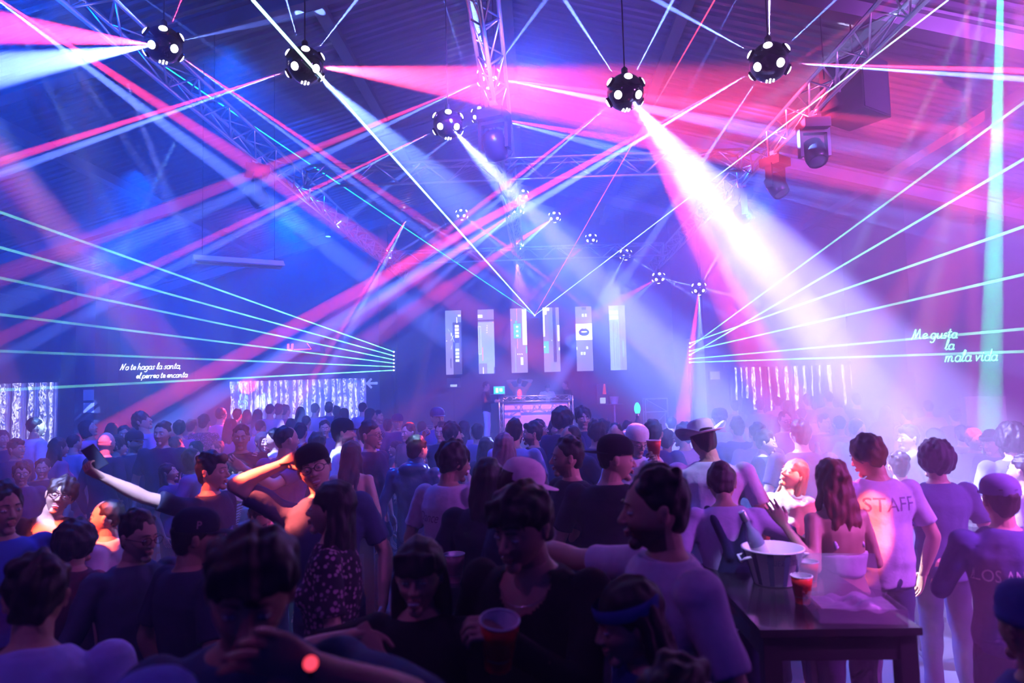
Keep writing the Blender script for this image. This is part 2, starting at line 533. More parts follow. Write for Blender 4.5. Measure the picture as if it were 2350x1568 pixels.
BALLS = [  # px, py, depth, where
    ('A', 375, 103, 5.9, 'mirror-black ball light at the upper left, red and white beams shooting left'),
    ('B', 700, 150, 5.9, 'glaring black ball light with a green laser touching its top lens'),
    ('F', 1435, 212, 6.0, 'black ball light throwing the broadest white beam down to the right'),
    ('G', 1765, 143, 5.7, 'black ball light at the upper right, a beam going straight up from it'),
    ('E', 1121, 178, 10.0, 'black ball light with lit lenses just under the middle truss'),
    ('D', 1028, 285, 7.4, 'black ball light throwing a solid white beam over the middle of the crowd'),
    ('H', 1103, 265, 12.3, 'small ball light close beside the glaring middle one, red beam to the right'),
    ('I', 1170, 312, 16.0, 'small ball light under the middle truss below two larger ones, beam spreading right'),
    ('J', 1150, 385, 18.5, 'tiny ball light crossed by the white beam, topmost of the far ones'),
    ('K', 1199, 448, 19.0, 'tiny ball light inside the white beam, just above another one'),
    ('L', 1189, 482, 19.6, 'tiny ball light inside the white beam, just below another one'),
    ('M', 1273, 498, 19.6, 'tiny ball light right of the white beam with a red beam down to the left'),
    ('N', 1060, 492, 19.6, 'tiny ball light beside the long white green laser line'),
    ('O', 941, 489, 18.8, 'tiny ball light with a bright red and blue pair of beams going down left'),
    ('Q', 855, 502, 19.6, 'tiny ball light furthest left in the far row'),
    ('R', 1357, 548, 20.6, 'tiny ball light next to the thin red laser line'),
    ('S', 1436, 584, 19.6, 'tiny ball light touched by the thin white laser on the right of the stage'),
    ('T', 1511, 637, 19.0, 'tiny ball light second from the lower end of the far row'),
    ('U', 1604, 662, 16.6, 'tiny ball light lowest of the far row with red and blue beams straight down'),
]
ball0 = make_ball()
BP = {}
for i, (kk, px, py, d, lb) in enumerate(BALLS):
    p = P(px, py, d)
    ob = ball0 if i == 0 else clone(ball0, p)
    ob.location = p
    # turn so that two lower lenses face the room entrance
    az = math.atan2(ico[1].y, ico[1].x)
    ob.rotation_euler.z = -math.pi / 2 - az + R_(36) + R_(rnd.uniform(-14, 14)) + math.atan2(-p.x, p.y)
    tag(ob, lb, 'stage light', 'hanging ball lights')
    BP[kk] = (ob, p)
for ob, p in BP.values():
    MB().tube([(0, 0, BR + .06), (0, 0, roof_z(p.x) - .07 - p.z)], .006, 6).build('suspension_cable', M['cable'], ob)


# ------------------------------------------------------------------ beams thrown by the balls
def beam(k, px, py, Y, col, W, ang, off=BR + .028):
    ob, p = BP[k]
    b = P(px, py, Y)
    t = (b - p).normalized()
    if ang > 5: t = (t + (CAM - p).normalized() * 1.2).normalized()      # thrown by the lens that faces the entrance
    return spot('beam_lamp', p + t * off, b, col, W, ang, .012 if ang > 5 else .002, .5, parent=ob)


def pair(k, px, py, Y, W, ang=3.2, sep=None, flip=1):
    """Each lens throws a red and a blue beam side by side; red lies above."""
    ob, p = BP[k]
    b = P(px, py, Y)
    t = (b - p).normalized()
    up = t.cross(Vector((0, 1, 0)).cross(t)).normalized()
    if up.z < 0: up = -up
    side = (CAM - p).cross(t).normalized()
    if side.z < 0: side = -side
    side = side * flip
    s = math.tan(R_((sep or ang) * .5)) * (b - p).length
    for sg, col, w in ((1, RED, W), (-1, BLU, W * 1.25)):
        spot('beam_lamp', p + t * (BR + .028), b + side * (s * sg), col, w, ang, .002, .5, parent=ob)


for args in PAIRS: pair(*args)
for args in BEAMS: beam(*args)
for tr, px, py, Y, col, W, ang in ACCENTS:
    q = P(px, py, Y)
    a = Vector(({'l': -3.95, 'm': -.42, 'r': 3.6}.get(tr, tr), Y - 2.5 if tr not in ('l', 'm', 'r') else max(2.4, Y - 1.5), 5.3))
    spot('added_accent', a, q, col, W, ang, .02, .4)
# lamps on ball lights that hang just outside the picture
for (px, py, d), tg in OFFBALLS:
    p = P(px, py, d)
    for (qx, qy, Y, col, W, ang) in tg:
        spot('beam_lamp', p, P(qx, qy, Y), col, W, ang, .002, .5)


# ------------------------------------------------------------------ lasers
def laser_mat(name, col, st, L, fade):
    """Additive glow standing in for laser light in haze, its fading painted in."""
    m = bpy.data.materials.new(name)
    m.use_nodes = True
    nt = m.node_tree
    nt.nodes.clear()
    o = nt.nodes.new('ShaderNodeOutputMaterial')
    e = nt.nodes.new('ShaderNodeEmission')
    tr = nt.nodes.new('ShaderNodeBsdfTransparent')
    ad = nt.nodes.new('ShaderNodeAddShader')
    tc = nt.nodes.new('ShaderNodeTexCoord')
    sx = nt.nodes.new('ShaderNodeSeparateXYZ')
    mr = nt.nodes.new('ShaderNodeMapRange')
    mr.inputs[1].default_value = 0
    mr.inputs[2].default_value = L
    mr.inputs[3].default_value = st
    mr.inputs[4].default_value = st * fade
    nz = nt.nodes.new('ShaderNodeTexNoise')
    nz.inputs['Scale'].default_value = 1.3
    mu = nt.nodes.new('ShaderNodeMath')
    mu.operation = 'MULTIPLY'
    nm = nt.nodes.new('ShaderNodeMapRange')
    nm.inputs[1].default_value, nm.inputs[2].default_value, nm.inputs[3].default_value, nm.inputs[4].default_value = .35, .65, .55, 1.25
    e.inputs[0].default_value = (*col, 1)
    nt.links.new(tc.outputs['Object'], sx.inputs[0])
    nt.links.new(tc.outputs['Object'], nz.inputs['Vector'])
    nt.links.new(sx.outputs['Z'], mr.inputs[0])
    nt.links.new(nz.outputs['Fac'], nm.inputs[0])
    pw = nt.nodes.new('ShaderNodeMath')
    pw.operation = 'MULTIPLY'
    mr.inputs[3].default_value, mr.inputs[4].default_value = st ** .5, (st * fade) ** .5
    nt.links.new(mr.outputs[0], pw.inputs[0])
    nt.links.new(mr.outputs[0], pw.inputs[1])
    nt.links.new(pw.outputs[0], mu.inputs[0])
    nt.links.new(nm.outputs[0], mu.inputs[1])
    nt.links.new(mu.outputs[0], e.inputs[1])
    nt.links.new(e.outputs[0], ad.inputs[0])
    nt.links.new(tr.outputs[0], ad.inputs[1])
    nt.links.new(ad.outputs[0], o.inputs['Surface'])
    m.cycles.emission_sampling = 'NONE'
    return m


GRN, CYW, TEAL = (.10, 1, .42), (.45, 1, .75), (.0, .85, .6)


def laser(root, a, b, r, col, st, fade=.35, r1=None):
    L = (b - a).length
    mt = laser_mat('laser light', col, st, L, fade)
    mb = MB().tube([(0, 0, L * i / 12) for i in range(13)], r, 10, r1=r1 or r)
    o = mb.build('laser_beam', mt, root, smooth=True)
    o.rotation_mode = 'QUATERNION'
    o.rotation_quaternion = (b - a).to_track_quat('Z', 'Y')
    o.location = a - root.location
    return o


def laser_bar(label, x, ys, Y, ends, Yend, axis):
    top, bot = P(x, ys[0] - 6, Y), P(x, ys[-1] + 6, Y)
    root = empty('laser_bar', bot, label=label, cat='laser')
    h = (top - bot).z
    MB().box((-.06, .0, -.05), (.06, .18, h + .05)).box((-.03, .05, -bot.z), (.03, .11, -.05)).build('housing', M['black'], root)
    for y, (ex, ey, st, fd) in zip(ys, ends):
        a, b = P(x, y, Y), P(ex, ey, Yend)
        MB().lathe([(.02, -.01), (.02, .012), (.001, .014)], 12, M=Matrix.Translation(a - bot) @ (b - a).to_track_quat('Z', 'Y').to_matrix().to_4x4()).build('aperture', M['led'], root)
        t = (b - a)
        laser(root, a, b + t * .25, .0125, (.26, 1, .62), st * .45, fd, r1=.0145)
    return root


laser_bar('black upright laser bar left of the stage, a fan of six green beams spreading left', 904, [808, 817, 826, 834, 842, 850], 18.6,
          [(0, 487, 2.6, .05), (0, 568, 2.6, .045), (0, 638, 2.4, .02), (0, 722, 2.3, .02), (0, 806, 2.2, .008), (130, 889, 2.4, .03)], 6.5, -1)
laser_bar('black upright laser bar right of the stage, a fan of six green beams spreading right', 1583, [788, 797, 806, 815, 824, 832], 17.3,
          [(2350, 520, 2.6, .5), (2350, 235, 2.2, .3), (2350, 630, 2.4, .4), (2350, 365, 2.4, .5), (2350, 755, 2.2, .3), (2350, 807, 2.2, .3)], 6.5, 1)
a = P(1227, 724, 20.8)
root = empty('laser_projector', a, label='black laser projector between the middle screens, thin beams fanning up to the roof', cat='laser')
MB().box((-.13, .02, -.09), (.13, .3, .09)).build('housing', M['black'], root)
MB().lathe([(.022, -.02), (.022, .0), (.001, .002)], 14, M=Matrix.Rotation(R_(90), 4, 'X')).build('aperture', glow('laser aperture', (.6, 1, .8), 10), root)
MB().box((-.02, .1, .09), (.02, .14, .5)).box((-.02, .1, .46), (.02, .68, .5)).build('bracket', M['steel'], root)
laser(root, a, P(580, 0, 4.6), .0125, (.5, 1, .78), 1.4, .6)
laser(root, a, P(352, 135, 7.9), .0085, (.02, .9, .7), .8, .9)
laser(root, a, P(1640, 0, 5.5), .0065, (1, .08, .15), .8, .6)
laser(root, a, P(2176, 0, 6.0), .0085, (.55, .85, 1), 1.2, .5)

# ------------------------------------------------------------------ screens over the stage
SC = [glow('screen field', (.30, .36, .80), 1.0), glow('screen light field', (.42, .55, .88), 1.2), glow('screen dark shape', (.16, .18, .60), .6), glow('screen white', (.95, .85, .80), 2.4),
      glow('screen teal', (.03, .62, .72), 1.5), glow('screen orange', (1, .30, .18), 1.6), glow('screen violet', (.36, .32, .82), 1.1), glow('screen pale', (.62, .72, .92), 1.9)]
GR = [
    [(0, 0, .5, 1.28, 6), (.23, 0, .5, 1.62, 2), (.30, .55, .42, .98, 0), *[(.30, 1.46 - .105 * i, .42, 1.54 - .105 * i, 3) for i in range(4)], *[(.30, .72 - .11 * i, .42, .80 - .11 * i, 7) for i in range(4)],
     (.355, 1.60, .375, 1.78, 3), (.40, 1.80, .49, 1.86, 7), (.17, 1.2, .20, 1.30, 7), (.14, .2, .17, .5, 2), (.44, .35, .455, 1.5, 6), (.02, 1.04, .045, 1.06, 3)],
    [(0, 0, .5, 1.6, 1), (.0, 1.63, .5, 1.68, 2), (0, 1.74, .15, 1.84, 7), (.0, .60, .09, 1.48, 7), (.012, .62, .078, 1.46, 1), *[(.27, 1.27 + .07 * i, .295, 1.295 + .07 * i, 3) for i in range(4)],
     (.12, .40, .145, .82, 5), (0, 0, .26, .32, 6), (.13, .0, .15, .2, 3), (.32, 1.74, .5, 1.98, 6), (.46, 1.58, .49, 1.61, 5), (.47, 0, .5, .2, 2)],
    [(0, 0, .5, 2.0, 6), (.08, 1.06, .33, 1.54, 2), (.09, 1.07, .32, 1.53, 4), (.17, 1.40, .24, 1.46, 7), (.17, 1.26, .24, 1.32, 7), (.17, 1.12, .24, 1.18, 7), (.15, 1.54, .20, 1.62, 4), (.195, 1.62, .21, 2.0, 5),
     (.195, .75, .21, 1.05, 5), (.37, .86, .5, 1.96, 3), (.12, .02, .145, .8, 1), *[(.19 + .065 * i, .56, .22 + .065 * i, .59, 3) for i in range(3)], (.29, .24, .37, .48, 7), (0, 1.62, .05, 1.66, 5), (.02, .2, .03, 1.5, 2), (.46, .60, .5, .82, 4)],
    [(0, 0, .5, 2.0, 6), (.18, .55, .30, 1.9, 0), (.30, .3, .40, 2.0, 2), (0, 1.1, .05, 2.0, 3), (0, 1.9, .2, 2.0, 3), (0, 1.78, .12, 1.9, 3), (.44, .95, .5, 1.44, 3), (0, .58, .16, .95, 4), (.01, .76, .05, .80, 3), (.46, .66, .5, .75, 7), (.24, .96, .27, .99, 7), (.2, .0, .36, .3, 0)],
    [(0, 0, .5, 2.0, 6), (0, .96, .5, 1.46, 3), *[(.20 + .09 * i, 1.68, .26 + .09 * i, 1.77, 7) for i in range(2)], *[(.13 + .085 * i, .50, .19 + .085 * i, .59, 7) for i in range(2)], (.0, .66, .03, .75, 7), (.30, .67, .36, .76, 7), (.2, 1.9, .34, 1.98, 2)],
    [(0, 0, .5, 2.0, 1), (.30, 0, .5, 2.0, 6), (.02, 1.72, .28, 1.84, 7), (.02, 1.57, .28, 1.69, 7), (0, .2, .012, 1.5, 2), (.12, .1, .13, 1.5, 2), (.20, .1, .21, 1.0, 2), (.25, .1, .26, 1.5, 2), (.37, .05, .38, .8, 2), (.38, .4, .44, .9, 1)],
]
DESC = ['pale little squares down its right side', 'a thin orange bar low on its left', 'glowing teal box and a white bar', 'white corner shape along its left edge', 'dark lips on a white square', 'two pale green bars near its top']
for i, px in enumerate([1041, 1116, 1191, 1266, 1341, 1418]):
    c = P(px, 786, 21.1)
    root = empty('led_screen', (c.x, 21.1, 3.66), label='tall narrow screen above the stage with ' + DESC[i], cat='screen', group='tall screens above the stage')
    MB().box((-.265, .01, -1.015), (.265, .09, 1.015)).box((-.03, .09, -.2), (.03, .38, .2)).build('casing', M['black'], root)
    mb = MB().quad((-.25, 0, -1), (.25, 0, -1), (.25, 0, 1), (-.25, 0, 1), 0)
    for j, (x0, z0, x1, z1, mi) in enumerate(GR[i]):
        y = -.002 - .0006 * j
        mb.quad((x0 - .25, y, z0 - 1), (x1 - .25, y, z0 - 1), (x1 - .25, y, z1 - 1), (x0 - .25, y, z1 - 1), mi)
    if i == 0:
        for (xa, za, xb, zb) in ((.17, 1.3, .27, 1.0), (.16, 1.05, .26, 1.22), (.08, 1.42, .13, 1.34), (.17, .78, .2, .9)):
            d = Vector((xb - xa, 0, zb - za)); n = Vector((-d.z, 0, d.x)).normalized() * .006
            p, q = Vector((xa - .25, -.012, za - 1)), Vector((xb - .25, -.012, zb - 1))
            mb.quad(p + n, q + n, q - n, p - n, 7)
    if i == 4:        # lips
        up = [(-.17, 0), (-.13, .06), (-.06, .115), (0, .095), (.06, .115), (.13, .06), (.17, 0)]
        lo = [(.14, -.08), (.06, -.125), (-.06, -.125), (-.14, -.08)]
        pts = [(x, -.014, z + .21) for x, z in up + lo]
        mb.add(pts, [tuple(range(len(pts)))], 2)
        mth = [(-.10, .0), (-.04, .022), (0, .016), (.04, .022), (.10, .0), (.05, -.02), (-.05, -.02)]
        mb.add([(x, -.016, z + .21) for x, z in mth], [tuple(range(7))], 3)
    mb.build('display', SC, root)

# ------------------------------------------------------------------ stage, booth
MB().box((-4.35, 17.9, 0), (4.25, 21.49, .8)).build('trim_40', mat('stage deck', (.03, .03, .035), .5), kind='structure')
MB().box((-11.4, 15.6, 0), (-4.7, 18.99, .22)).build('trim_41', mat('low platform', (.04, .04, .045), .5), kind='structure')
cb = P(1231, 960, 18.4)
booth = empty('dj_booth', (cb.x, 18.4, .8), label='white-fronted DJ booth inside an aluminium lattice frame in the middle of the stage', cat='booth')
W2 = .93
for s in (-1, 1):
    truss('corner_post', (s * W2, -.1, 0), (s * W2, -.1, 1.14), .10, '', parent=booth, r=.013, step=.2)
truss('top_rail', (-W2, -.1, 1.09), (W2, -.1, 1.09), .14, '', parent=booth, r=.013, step=.22)
mb = MB().box((-W2 + .08, .0, .02), (W2 - .08, .05, .96)).box((-.42, -.03, .04), (.42, .0, .78)).box((-.38, -.032, .06), (.38, -.03, .74), 1)
mb.build('front_panel', [mat('pinkish panel', (.75, .45, .65), .5), mat('panel inset', (.7, .45, .62), .5)], booth)
MB().box((-W2 + .06, .05, .93), (W2 - .06, .62, .98)).build('worktop', M['black'], booth)
for i, x in enumerate((-.55, .1, .55)):
    mm = empty('dj_mixer' if i == 1 else 'dj_turntable', (cb.x + x, 18.75, 1.78), label=['black DJ player on the booth top, the one beside the laptop end', 'black DJ mixer in the middle of the booth top', 'black DJ player on the booth top below the screen with lips'][i], cat='dj equipment')
    MB().box((-.17, -.17, 0), (.17, .17, .10)).build('body', M['black'], mm)
    MB().lathe([(.10, .10), (.10, .115), (.02, .12)], 24).build('jog_wheel', M['ring'], mm)
# laptop on a stand
lp = P(1142, 896, 18.3)
st = empty('laptop_stand', (lp.x, 18.3, .8), label='thin black stand holding the open laptop at the left end of the booth', cat='stand')
MB().tube([(0, 0, 0), (0, 0, lp.z - .8 - .13)], .015, 8).box((-.18, -.13, 0), (.18, .13, .012)).box((-.17, -.12, lp.z - .8 - .14), (.17, .12, lp.z - .8 - .12)).build('stand_frame', M['black'], st)
lt = empty('laptop', (lp.x, 18.3, lp.z - .118), R_(-20), label='open laptop with a lit screen on a stand at the left end of the booth', cat='laptop')
MB().box((-.17, -.11, 0), (.17, .11, .015)).build('keyboard_base', M['alu'], lt)
sc_ = MB().box((-.17, .10, .01), (.17, .115, .23)).build('lid', M['alu'], lt)
MB().quad((-.16, .098, .02), (.16, .098, .02), (.16, .098, .22), (-.16, .098, .22)).quad((-.10, .097, .05), (-.02, .097, .05), (-.02, .097, .18), (-.10, .097, .18), 1).quad((.01, .097, .08), (.10, .097, .08), (.10, .097, .17), (.01, .097, .17), 1).build('screen', [SC[4], SC[7]], sc_)

for nm, px, py, d, w, h, lb in (('monitor', 1041, 879, 20.9, .42, .3, 'small monitor glowing pale under the leftmost tall screen'), ('monitor', 1383, 905, 20.9, .34, .62, 'tall monitor glowing pale at its foot, under the screen with lips')):
    c = P(px, py, d)
    r = empty(nm, c, label=lb, cat='screen')
    MB().box((-w / 2 - .03, .01, -h / 2 - .03), (w / 2 + .03, .06, h / 2 + .03)).box((-.03, .03, -c.z + .8), (.03, .06, -h / 2)).build('casing', M['black'], r)
    mb = MB().quad((-w / 2, 0, -h / 2), (w / 2, 0, -h / 2), (w / 2, 0, h / 2), (-w / 2, 0, h / 2))
    mb.quad((-w / 4, -.003, -h / 2 + .03), (w / 4, -.003, -h / 2 + .03), (w / 4, -.003, -h / 6), (-w / 4, -.003, -h / 6), 1)
    if h > .5: mb.quad((0, -.004, 0), (w / 3, -.004, 0), (w / 4, -.004, h / 2), (w / 8, -.004, h / 2), 2)
    mb.build('display', [glow('dim screen', (.03, .05, .35), .5), SC[1], glow('red screen', (.9, .08, .12), .8)], r)
# open lattice cubes and a cocktail table right of the booth
for px0, px1, y0, y1, d, lb in ((1478, 1528, 916, 990, 18.7, 'aluminium lattice stand at the right end of the stage'),):
    a_, b_ = P(px0, y0, d), P(px1, y0, d)
    r = empty('lattice_stand', ((a_.x + b_.x) / 2, d, .8), label=lb, cat='stand')
    w = (b_.x - a_.x) / 2
    h = a_.z - .8
    mb = MB()
    for sx in (-w, w):
        for sy in (-.2, .2): mb.tube([(sx, sy, 0), (sx, sy, h)], .018, 8)
    for z in (h, h - .35, .1):
        mb.tube([(-w, -.2, z), (w, -.2, z)], .015, 8).tube([(-w, .2, z), (w, .2, z)], .015, 8).tube([(-w, -.2, z), (-w, .2, z)], .015, 8).tube([(w, -.2, z), (w, .2, z)], .015, 8)
    mb.tube([(-w, -.2, h), (w, -.2, h - .35)], .01, 6).tube([(-w, -.2, .1), (w, -.2, h - .35)], .01, 6)
    mb.build('frame', M['alu'], r)
    MB().box((-w + .03, -.18, h - .33), (w - .03, .18, h - .02)).build('case', M['black'], r)
c = P(1410, 927, 19.2)
r = empty('cocktail_table', (c.x, 19.2, .8), label='tall round cocktail table standing on the stage behind the booth', cat='table')
MB().lathe([(.24, c.z - .8 - .03), (.25, c.z - .8 - .015), (.24, c.z - .8)], 28).build('tabletop', M['grey'], r)
MB().lathe([(.2, 0), (.19, .02), (.03, .04), (.03, c.z - .8 - .03)], 16).build('pedestal', M['alu'], r)
r = empty('ice_bucket', (c.x, 19.2, c.z), label='grey ice bucket on the cocktail table behind the booth', cat='bucket')
MB().lathe([(.09, 0), (.13, .2), (.137, .2), (.13, .205), (.12, .2), (.085, .02), (.001, .02)], 24, cap=False).build('bucket_body', M['white'], r, smooth=True)

# speaker cabinets: one on the floor left of the stage, one flown on the right
def speaker(label, loc, rz, w, d, h, pole=0, hang=0):
    r = empty('loudspeaker', loc, rz, label=label, cat='speaker')
    MB().box((-w / 2, -d / 2, 0), (w / 2, d / 2, h)).build('cabinet', M['black'], r)
    MB().box((-w / 2 + .02, -d / 2 - .012, .02), (w / 2 - .02, -d / 2, h - .02)).build('grille', mat('grille', (.03, .03, .035), .5, .5), r)
    MB().tube([(-w / 2 - .02, 0, h * .4), (-w / 2 - .02, 0, h + .04), (w / 2 + .02, 0, h + .04), (w / 2 + .02, 0, h * .4)], .014, 6).build('yoke_frame', M['alu'], r)
    if hang:
        MB().tube([(0, 0, h), (0, 0, h + hang)], .01, 6).build('hanging_cable', M['cable'], r)
    return r
p = P(1000, 985, 15.0)
speaker('black loudspeaker with a metal frame on the floor left of the stage', (p.x, 15.0, 0), 0, .46, .45, 1.35)
p = P(1965, 275, 8.6)
speaker('big dark loudspeaker box flown from the roof right of the moving heads', (p.x, 8.6, p.z), R_(35), .62, .55, .72, hang=roof_z(p.x) - p.z - .78)


# moving heads under the right truss
def moving_head():
    r = empty('moving_head', (0, 0, 0))
    MB().box((-.16, -.16, -.12), (.16, .16, 0)).build('base', M['black'], r)
    MB().box((-.19, -.05, -.46), (-.15, .05, -.1)).box((.15, -.05, -.46), (.19, .05, -.1)).box((-.19, -.05, -.16), (.19, .05, -.12)).build('yoke', M['black'], r)
    Mx = Matrix.Translation((0, 0, -.40)) @ Matrix.Rotation(R_(150), 4, 'X')
    hd = MB().lathe([(.07, -.17), (.12, -.14), (.135, -.05), (.135, .1), (.12, .17), (.105, .18), (.1, .16)], 24, M=Mx).build('lamp_head', M['black'], r, smooth=True)
    MB().lathe([(.1, .165), (.06, .175), (.001, .18)], 24, M=Mx, cap=False).build('front_lens', mat('dark lens', (.08, .08, .12), .08, spec=.8), hd, smooth=True)
    MB().tube([(0, 0, 0), (0, 0, .1)], .02, 8).box((-.03, -.06, .06), (.03, .06, .12)).build('clamp', M['alu'], r)
    return r
mh = moving_head()
for i, (x, y, lb) in enumerate([(3.6, 8.6, 'dark unlit moving head on the right truss, beside the flown loudspeaker'), (3.6, 10.0, 'dark unlit moving head on the right truss, middle one of the row'), (3.6, 11.6, 'dark unlit moving head on the right truss, farthest from the loudspeaker'),
                                (-3.95, 9.5, 'dark unlit moving head under the left truss'), (-.42, 7.9, 'dark unlit moving head with a red standby dot under the middle truss')]):
    o = mh if i == 0 else clone(mh, (0, 0, 0))
    o.location = (x, y, TZ - .24)
    o.rotation_euler.z = R_(40 * i)
    tag(o, lb, 'stage light', 'moving heads')
MB().lathe([(.008, 0), (.008, .012), (.001, .016)], 10, M=Matrix.Translation((-.08, -.16, -.06)) @ Matrix.Rotation(R_(90), 4, 'X')).build('standby_light', glow('standby red', (1, .1, .1), 4), o)
for kx, ky, d, lb in ((1760, 383, 13, 'small spot lamp under the right truss with a thin teal beam down'), (753, 545, 14, 'small green-lit spot lamp hanging under the left side of the roof')):
    p = P(kx, ky, d)
    r = empty('spot_lamp', p, label=lb, cat='stage light')
    MB().lathe([(.05, .02), (.065, .05), (.065, .17), (.03, .2)], 16).build('can', M['black'], r, smooth=True)
    MB().lathe([(.05, .018), (.03, .012), (.001, .01)], 16, cap=False).build('lens', glow('teal lens', (.1, 1, .7), 5), r)
    MB().tube([(0, 0, .2), (0, 0, roof_z(p.x) - p.z - .03)], .008, 6).build('hanger', M['cable'], r)
    if kx > 1000: spot('beam_lamp', p - Vector((0, 0, .03)), P(1738, 560, 13), (.1, .8, 1), 900, 2.2, .01, .5, parent=r)

# unlit fluorescent fitting hung on the left
p0, p1 = P(485, 600, 9.4), P(606, 632, 9.4)
pm = (P(492, 590, 9.2) + P(600, 622, 10.4)) / 2
fl = empty('batten_lamp', pm, R_(32), label='unlit white fluorescent batten hanging in the dark on the left', cat='lamp')
MB().add([(x, y, z) for x in (-.62, .62) for y, z in ((-.17, 0), (-.05, .09), (.05, .09), (.17, 0), (.15, -.01), (0, .06), (-.15, -.01))],
         [(0, 1, 8, 7), (1, 2, 9, 8), (2, 3, 10, 9), (3, 4, 11, 10), (4, 5, 12, 11), (5, 6, 13, 12), (6, 0, 7, 13), (0, 6, 5, 4, 3, 2, 1), (7, 8, 9, 10, 11, 12, 13)]).build('reflector', M['white'], fl)
for s in (-.07, .07): MB().tube([(-.6, s, -.0), (.6, s, -.0)], .014, 10).build('tube', M['cupin'], fl)
for s in (-.5, .5): MB().tube([(s, 0, .08), (s, 0, roof_z(pm.x) - pm.z - .05)], .005, 6).build('hanging_cable', M['cable'], fl)


# ------------------------------------------------------------------ painted-shine foil curtains
def foil_mat(name, col, st, sc=18):  # light reflected by the crinkled foil is put in as noisy emission
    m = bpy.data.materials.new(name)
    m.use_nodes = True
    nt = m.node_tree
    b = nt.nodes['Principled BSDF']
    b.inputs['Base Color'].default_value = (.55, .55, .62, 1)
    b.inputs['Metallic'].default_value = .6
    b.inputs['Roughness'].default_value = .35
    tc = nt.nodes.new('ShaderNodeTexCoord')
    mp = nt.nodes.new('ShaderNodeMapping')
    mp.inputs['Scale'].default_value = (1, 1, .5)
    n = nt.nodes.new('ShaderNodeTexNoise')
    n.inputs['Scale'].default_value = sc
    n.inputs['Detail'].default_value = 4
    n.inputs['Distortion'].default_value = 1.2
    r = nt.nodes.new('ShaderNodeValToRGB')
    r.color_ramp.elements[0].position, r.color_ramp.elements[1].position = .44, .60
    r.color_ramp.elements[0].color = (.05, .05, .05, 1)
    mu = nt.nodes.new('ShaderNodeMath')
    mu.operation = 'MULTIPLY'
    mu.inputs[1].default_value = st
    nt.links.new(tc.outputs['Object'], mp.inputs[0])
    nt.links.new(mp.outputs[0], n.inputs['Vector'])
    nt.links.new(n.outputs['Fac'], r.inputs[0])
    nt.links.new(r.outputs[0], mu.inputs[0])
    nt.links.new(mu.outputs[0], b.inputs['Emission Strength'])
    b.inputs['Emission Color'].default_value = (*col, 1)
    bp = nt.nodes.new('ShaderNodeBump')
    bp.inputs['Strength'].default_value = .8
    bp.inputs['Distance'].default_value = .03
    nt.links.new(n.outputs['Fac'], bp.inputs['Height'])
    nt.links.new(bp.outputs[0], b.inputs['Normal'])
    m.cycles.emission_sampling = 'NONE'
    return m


FM = [foil_mat('painted-shine foil', (.55, .56, 1), 1.9), foil_mat('painted-shine foil cool', (.36, .72, 1), 1.7), foil_mat('foil between strips', (.24, .26, .9), .16, 9)]
FMR = [foil_mat('painted-shine foil pale', (.72, .8, 1), 2.2), FM[1], mat('dark backing', (.05, .05, .07), .6)]


def curtain(px0, px1, ytop, d, zb, strips, label, mats):
    a, b_ = P(px0, ytop, d), P(px1, ytop, d)
    ztop = (a.z + b_.z) / 2
    r = empty('foil_curtain', ((a.x + b_.x) / 2, d, zb), label=label, cat='curtain', group='foil curtains with painted-in shine')
    h, w = ztop - zb, (b_.x - a.x) / 2
    MB().box((-w - .1, -.04, h), (w + .1, .16, h + .09)).build('curtain_rail', M['steel'], r)
    v, f, n = [], [], 160
    for i in range(n + 1):
        x = -w + 2 * w * i / n
        y = .03 * math.sin(x * 31) + .02 * math.sin(x * 77 + 1)
        v += [(x, y + .07, 0), (x, y + .07, h)]
    for i in range(n): f.append((2 * i, 2 * i + 2, 2 * i + 3, 2 * i + 1))
    MB().add(v, f).build('backing_sheet', mats[2], r, smooth=True)
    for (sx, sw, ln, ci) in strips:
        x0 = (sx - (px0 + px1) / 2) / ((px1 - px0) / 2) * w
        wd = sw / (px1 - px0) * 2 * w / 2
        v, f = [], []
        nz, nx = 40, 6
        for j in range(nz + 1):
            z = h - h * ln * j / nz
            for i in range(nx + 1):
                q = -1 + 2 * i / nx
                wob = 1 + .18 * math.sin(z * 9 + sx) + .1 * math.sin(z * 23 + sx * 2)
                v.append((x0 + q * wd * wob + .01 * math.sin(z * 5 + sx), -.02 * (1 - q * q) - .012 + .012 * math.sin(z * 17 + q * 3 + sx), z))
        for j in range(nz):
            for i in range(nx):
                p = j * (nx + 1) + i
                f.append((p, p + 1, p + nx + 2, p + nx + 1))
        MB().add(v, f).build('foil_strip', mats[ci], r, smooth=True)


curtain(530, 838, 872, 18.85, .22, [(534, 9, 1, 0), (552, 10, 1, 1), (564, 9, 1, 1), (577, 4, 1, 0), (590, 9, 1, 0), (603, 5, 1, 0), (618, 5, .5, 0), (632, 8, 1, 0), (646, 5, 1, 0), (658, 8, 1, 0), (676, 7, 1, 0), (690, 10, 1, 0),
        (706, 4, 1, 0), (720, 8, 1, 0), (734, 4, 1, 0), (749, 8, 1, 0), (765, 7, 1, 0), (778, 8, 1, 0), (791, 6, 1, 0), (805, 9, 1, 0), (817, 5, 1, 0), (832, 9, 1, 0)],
        'wide curtain of pale shining foil strips between the arrow sign and the white neon writing', FM)
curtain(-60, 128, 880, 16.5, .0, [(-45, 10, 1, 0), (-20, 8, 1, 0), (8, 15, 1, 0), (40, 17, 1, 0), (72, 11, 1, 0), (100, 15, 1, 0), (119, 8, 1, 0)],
        'curtain of crinkled foil strips shining pale at the far left end of the hall', FM)
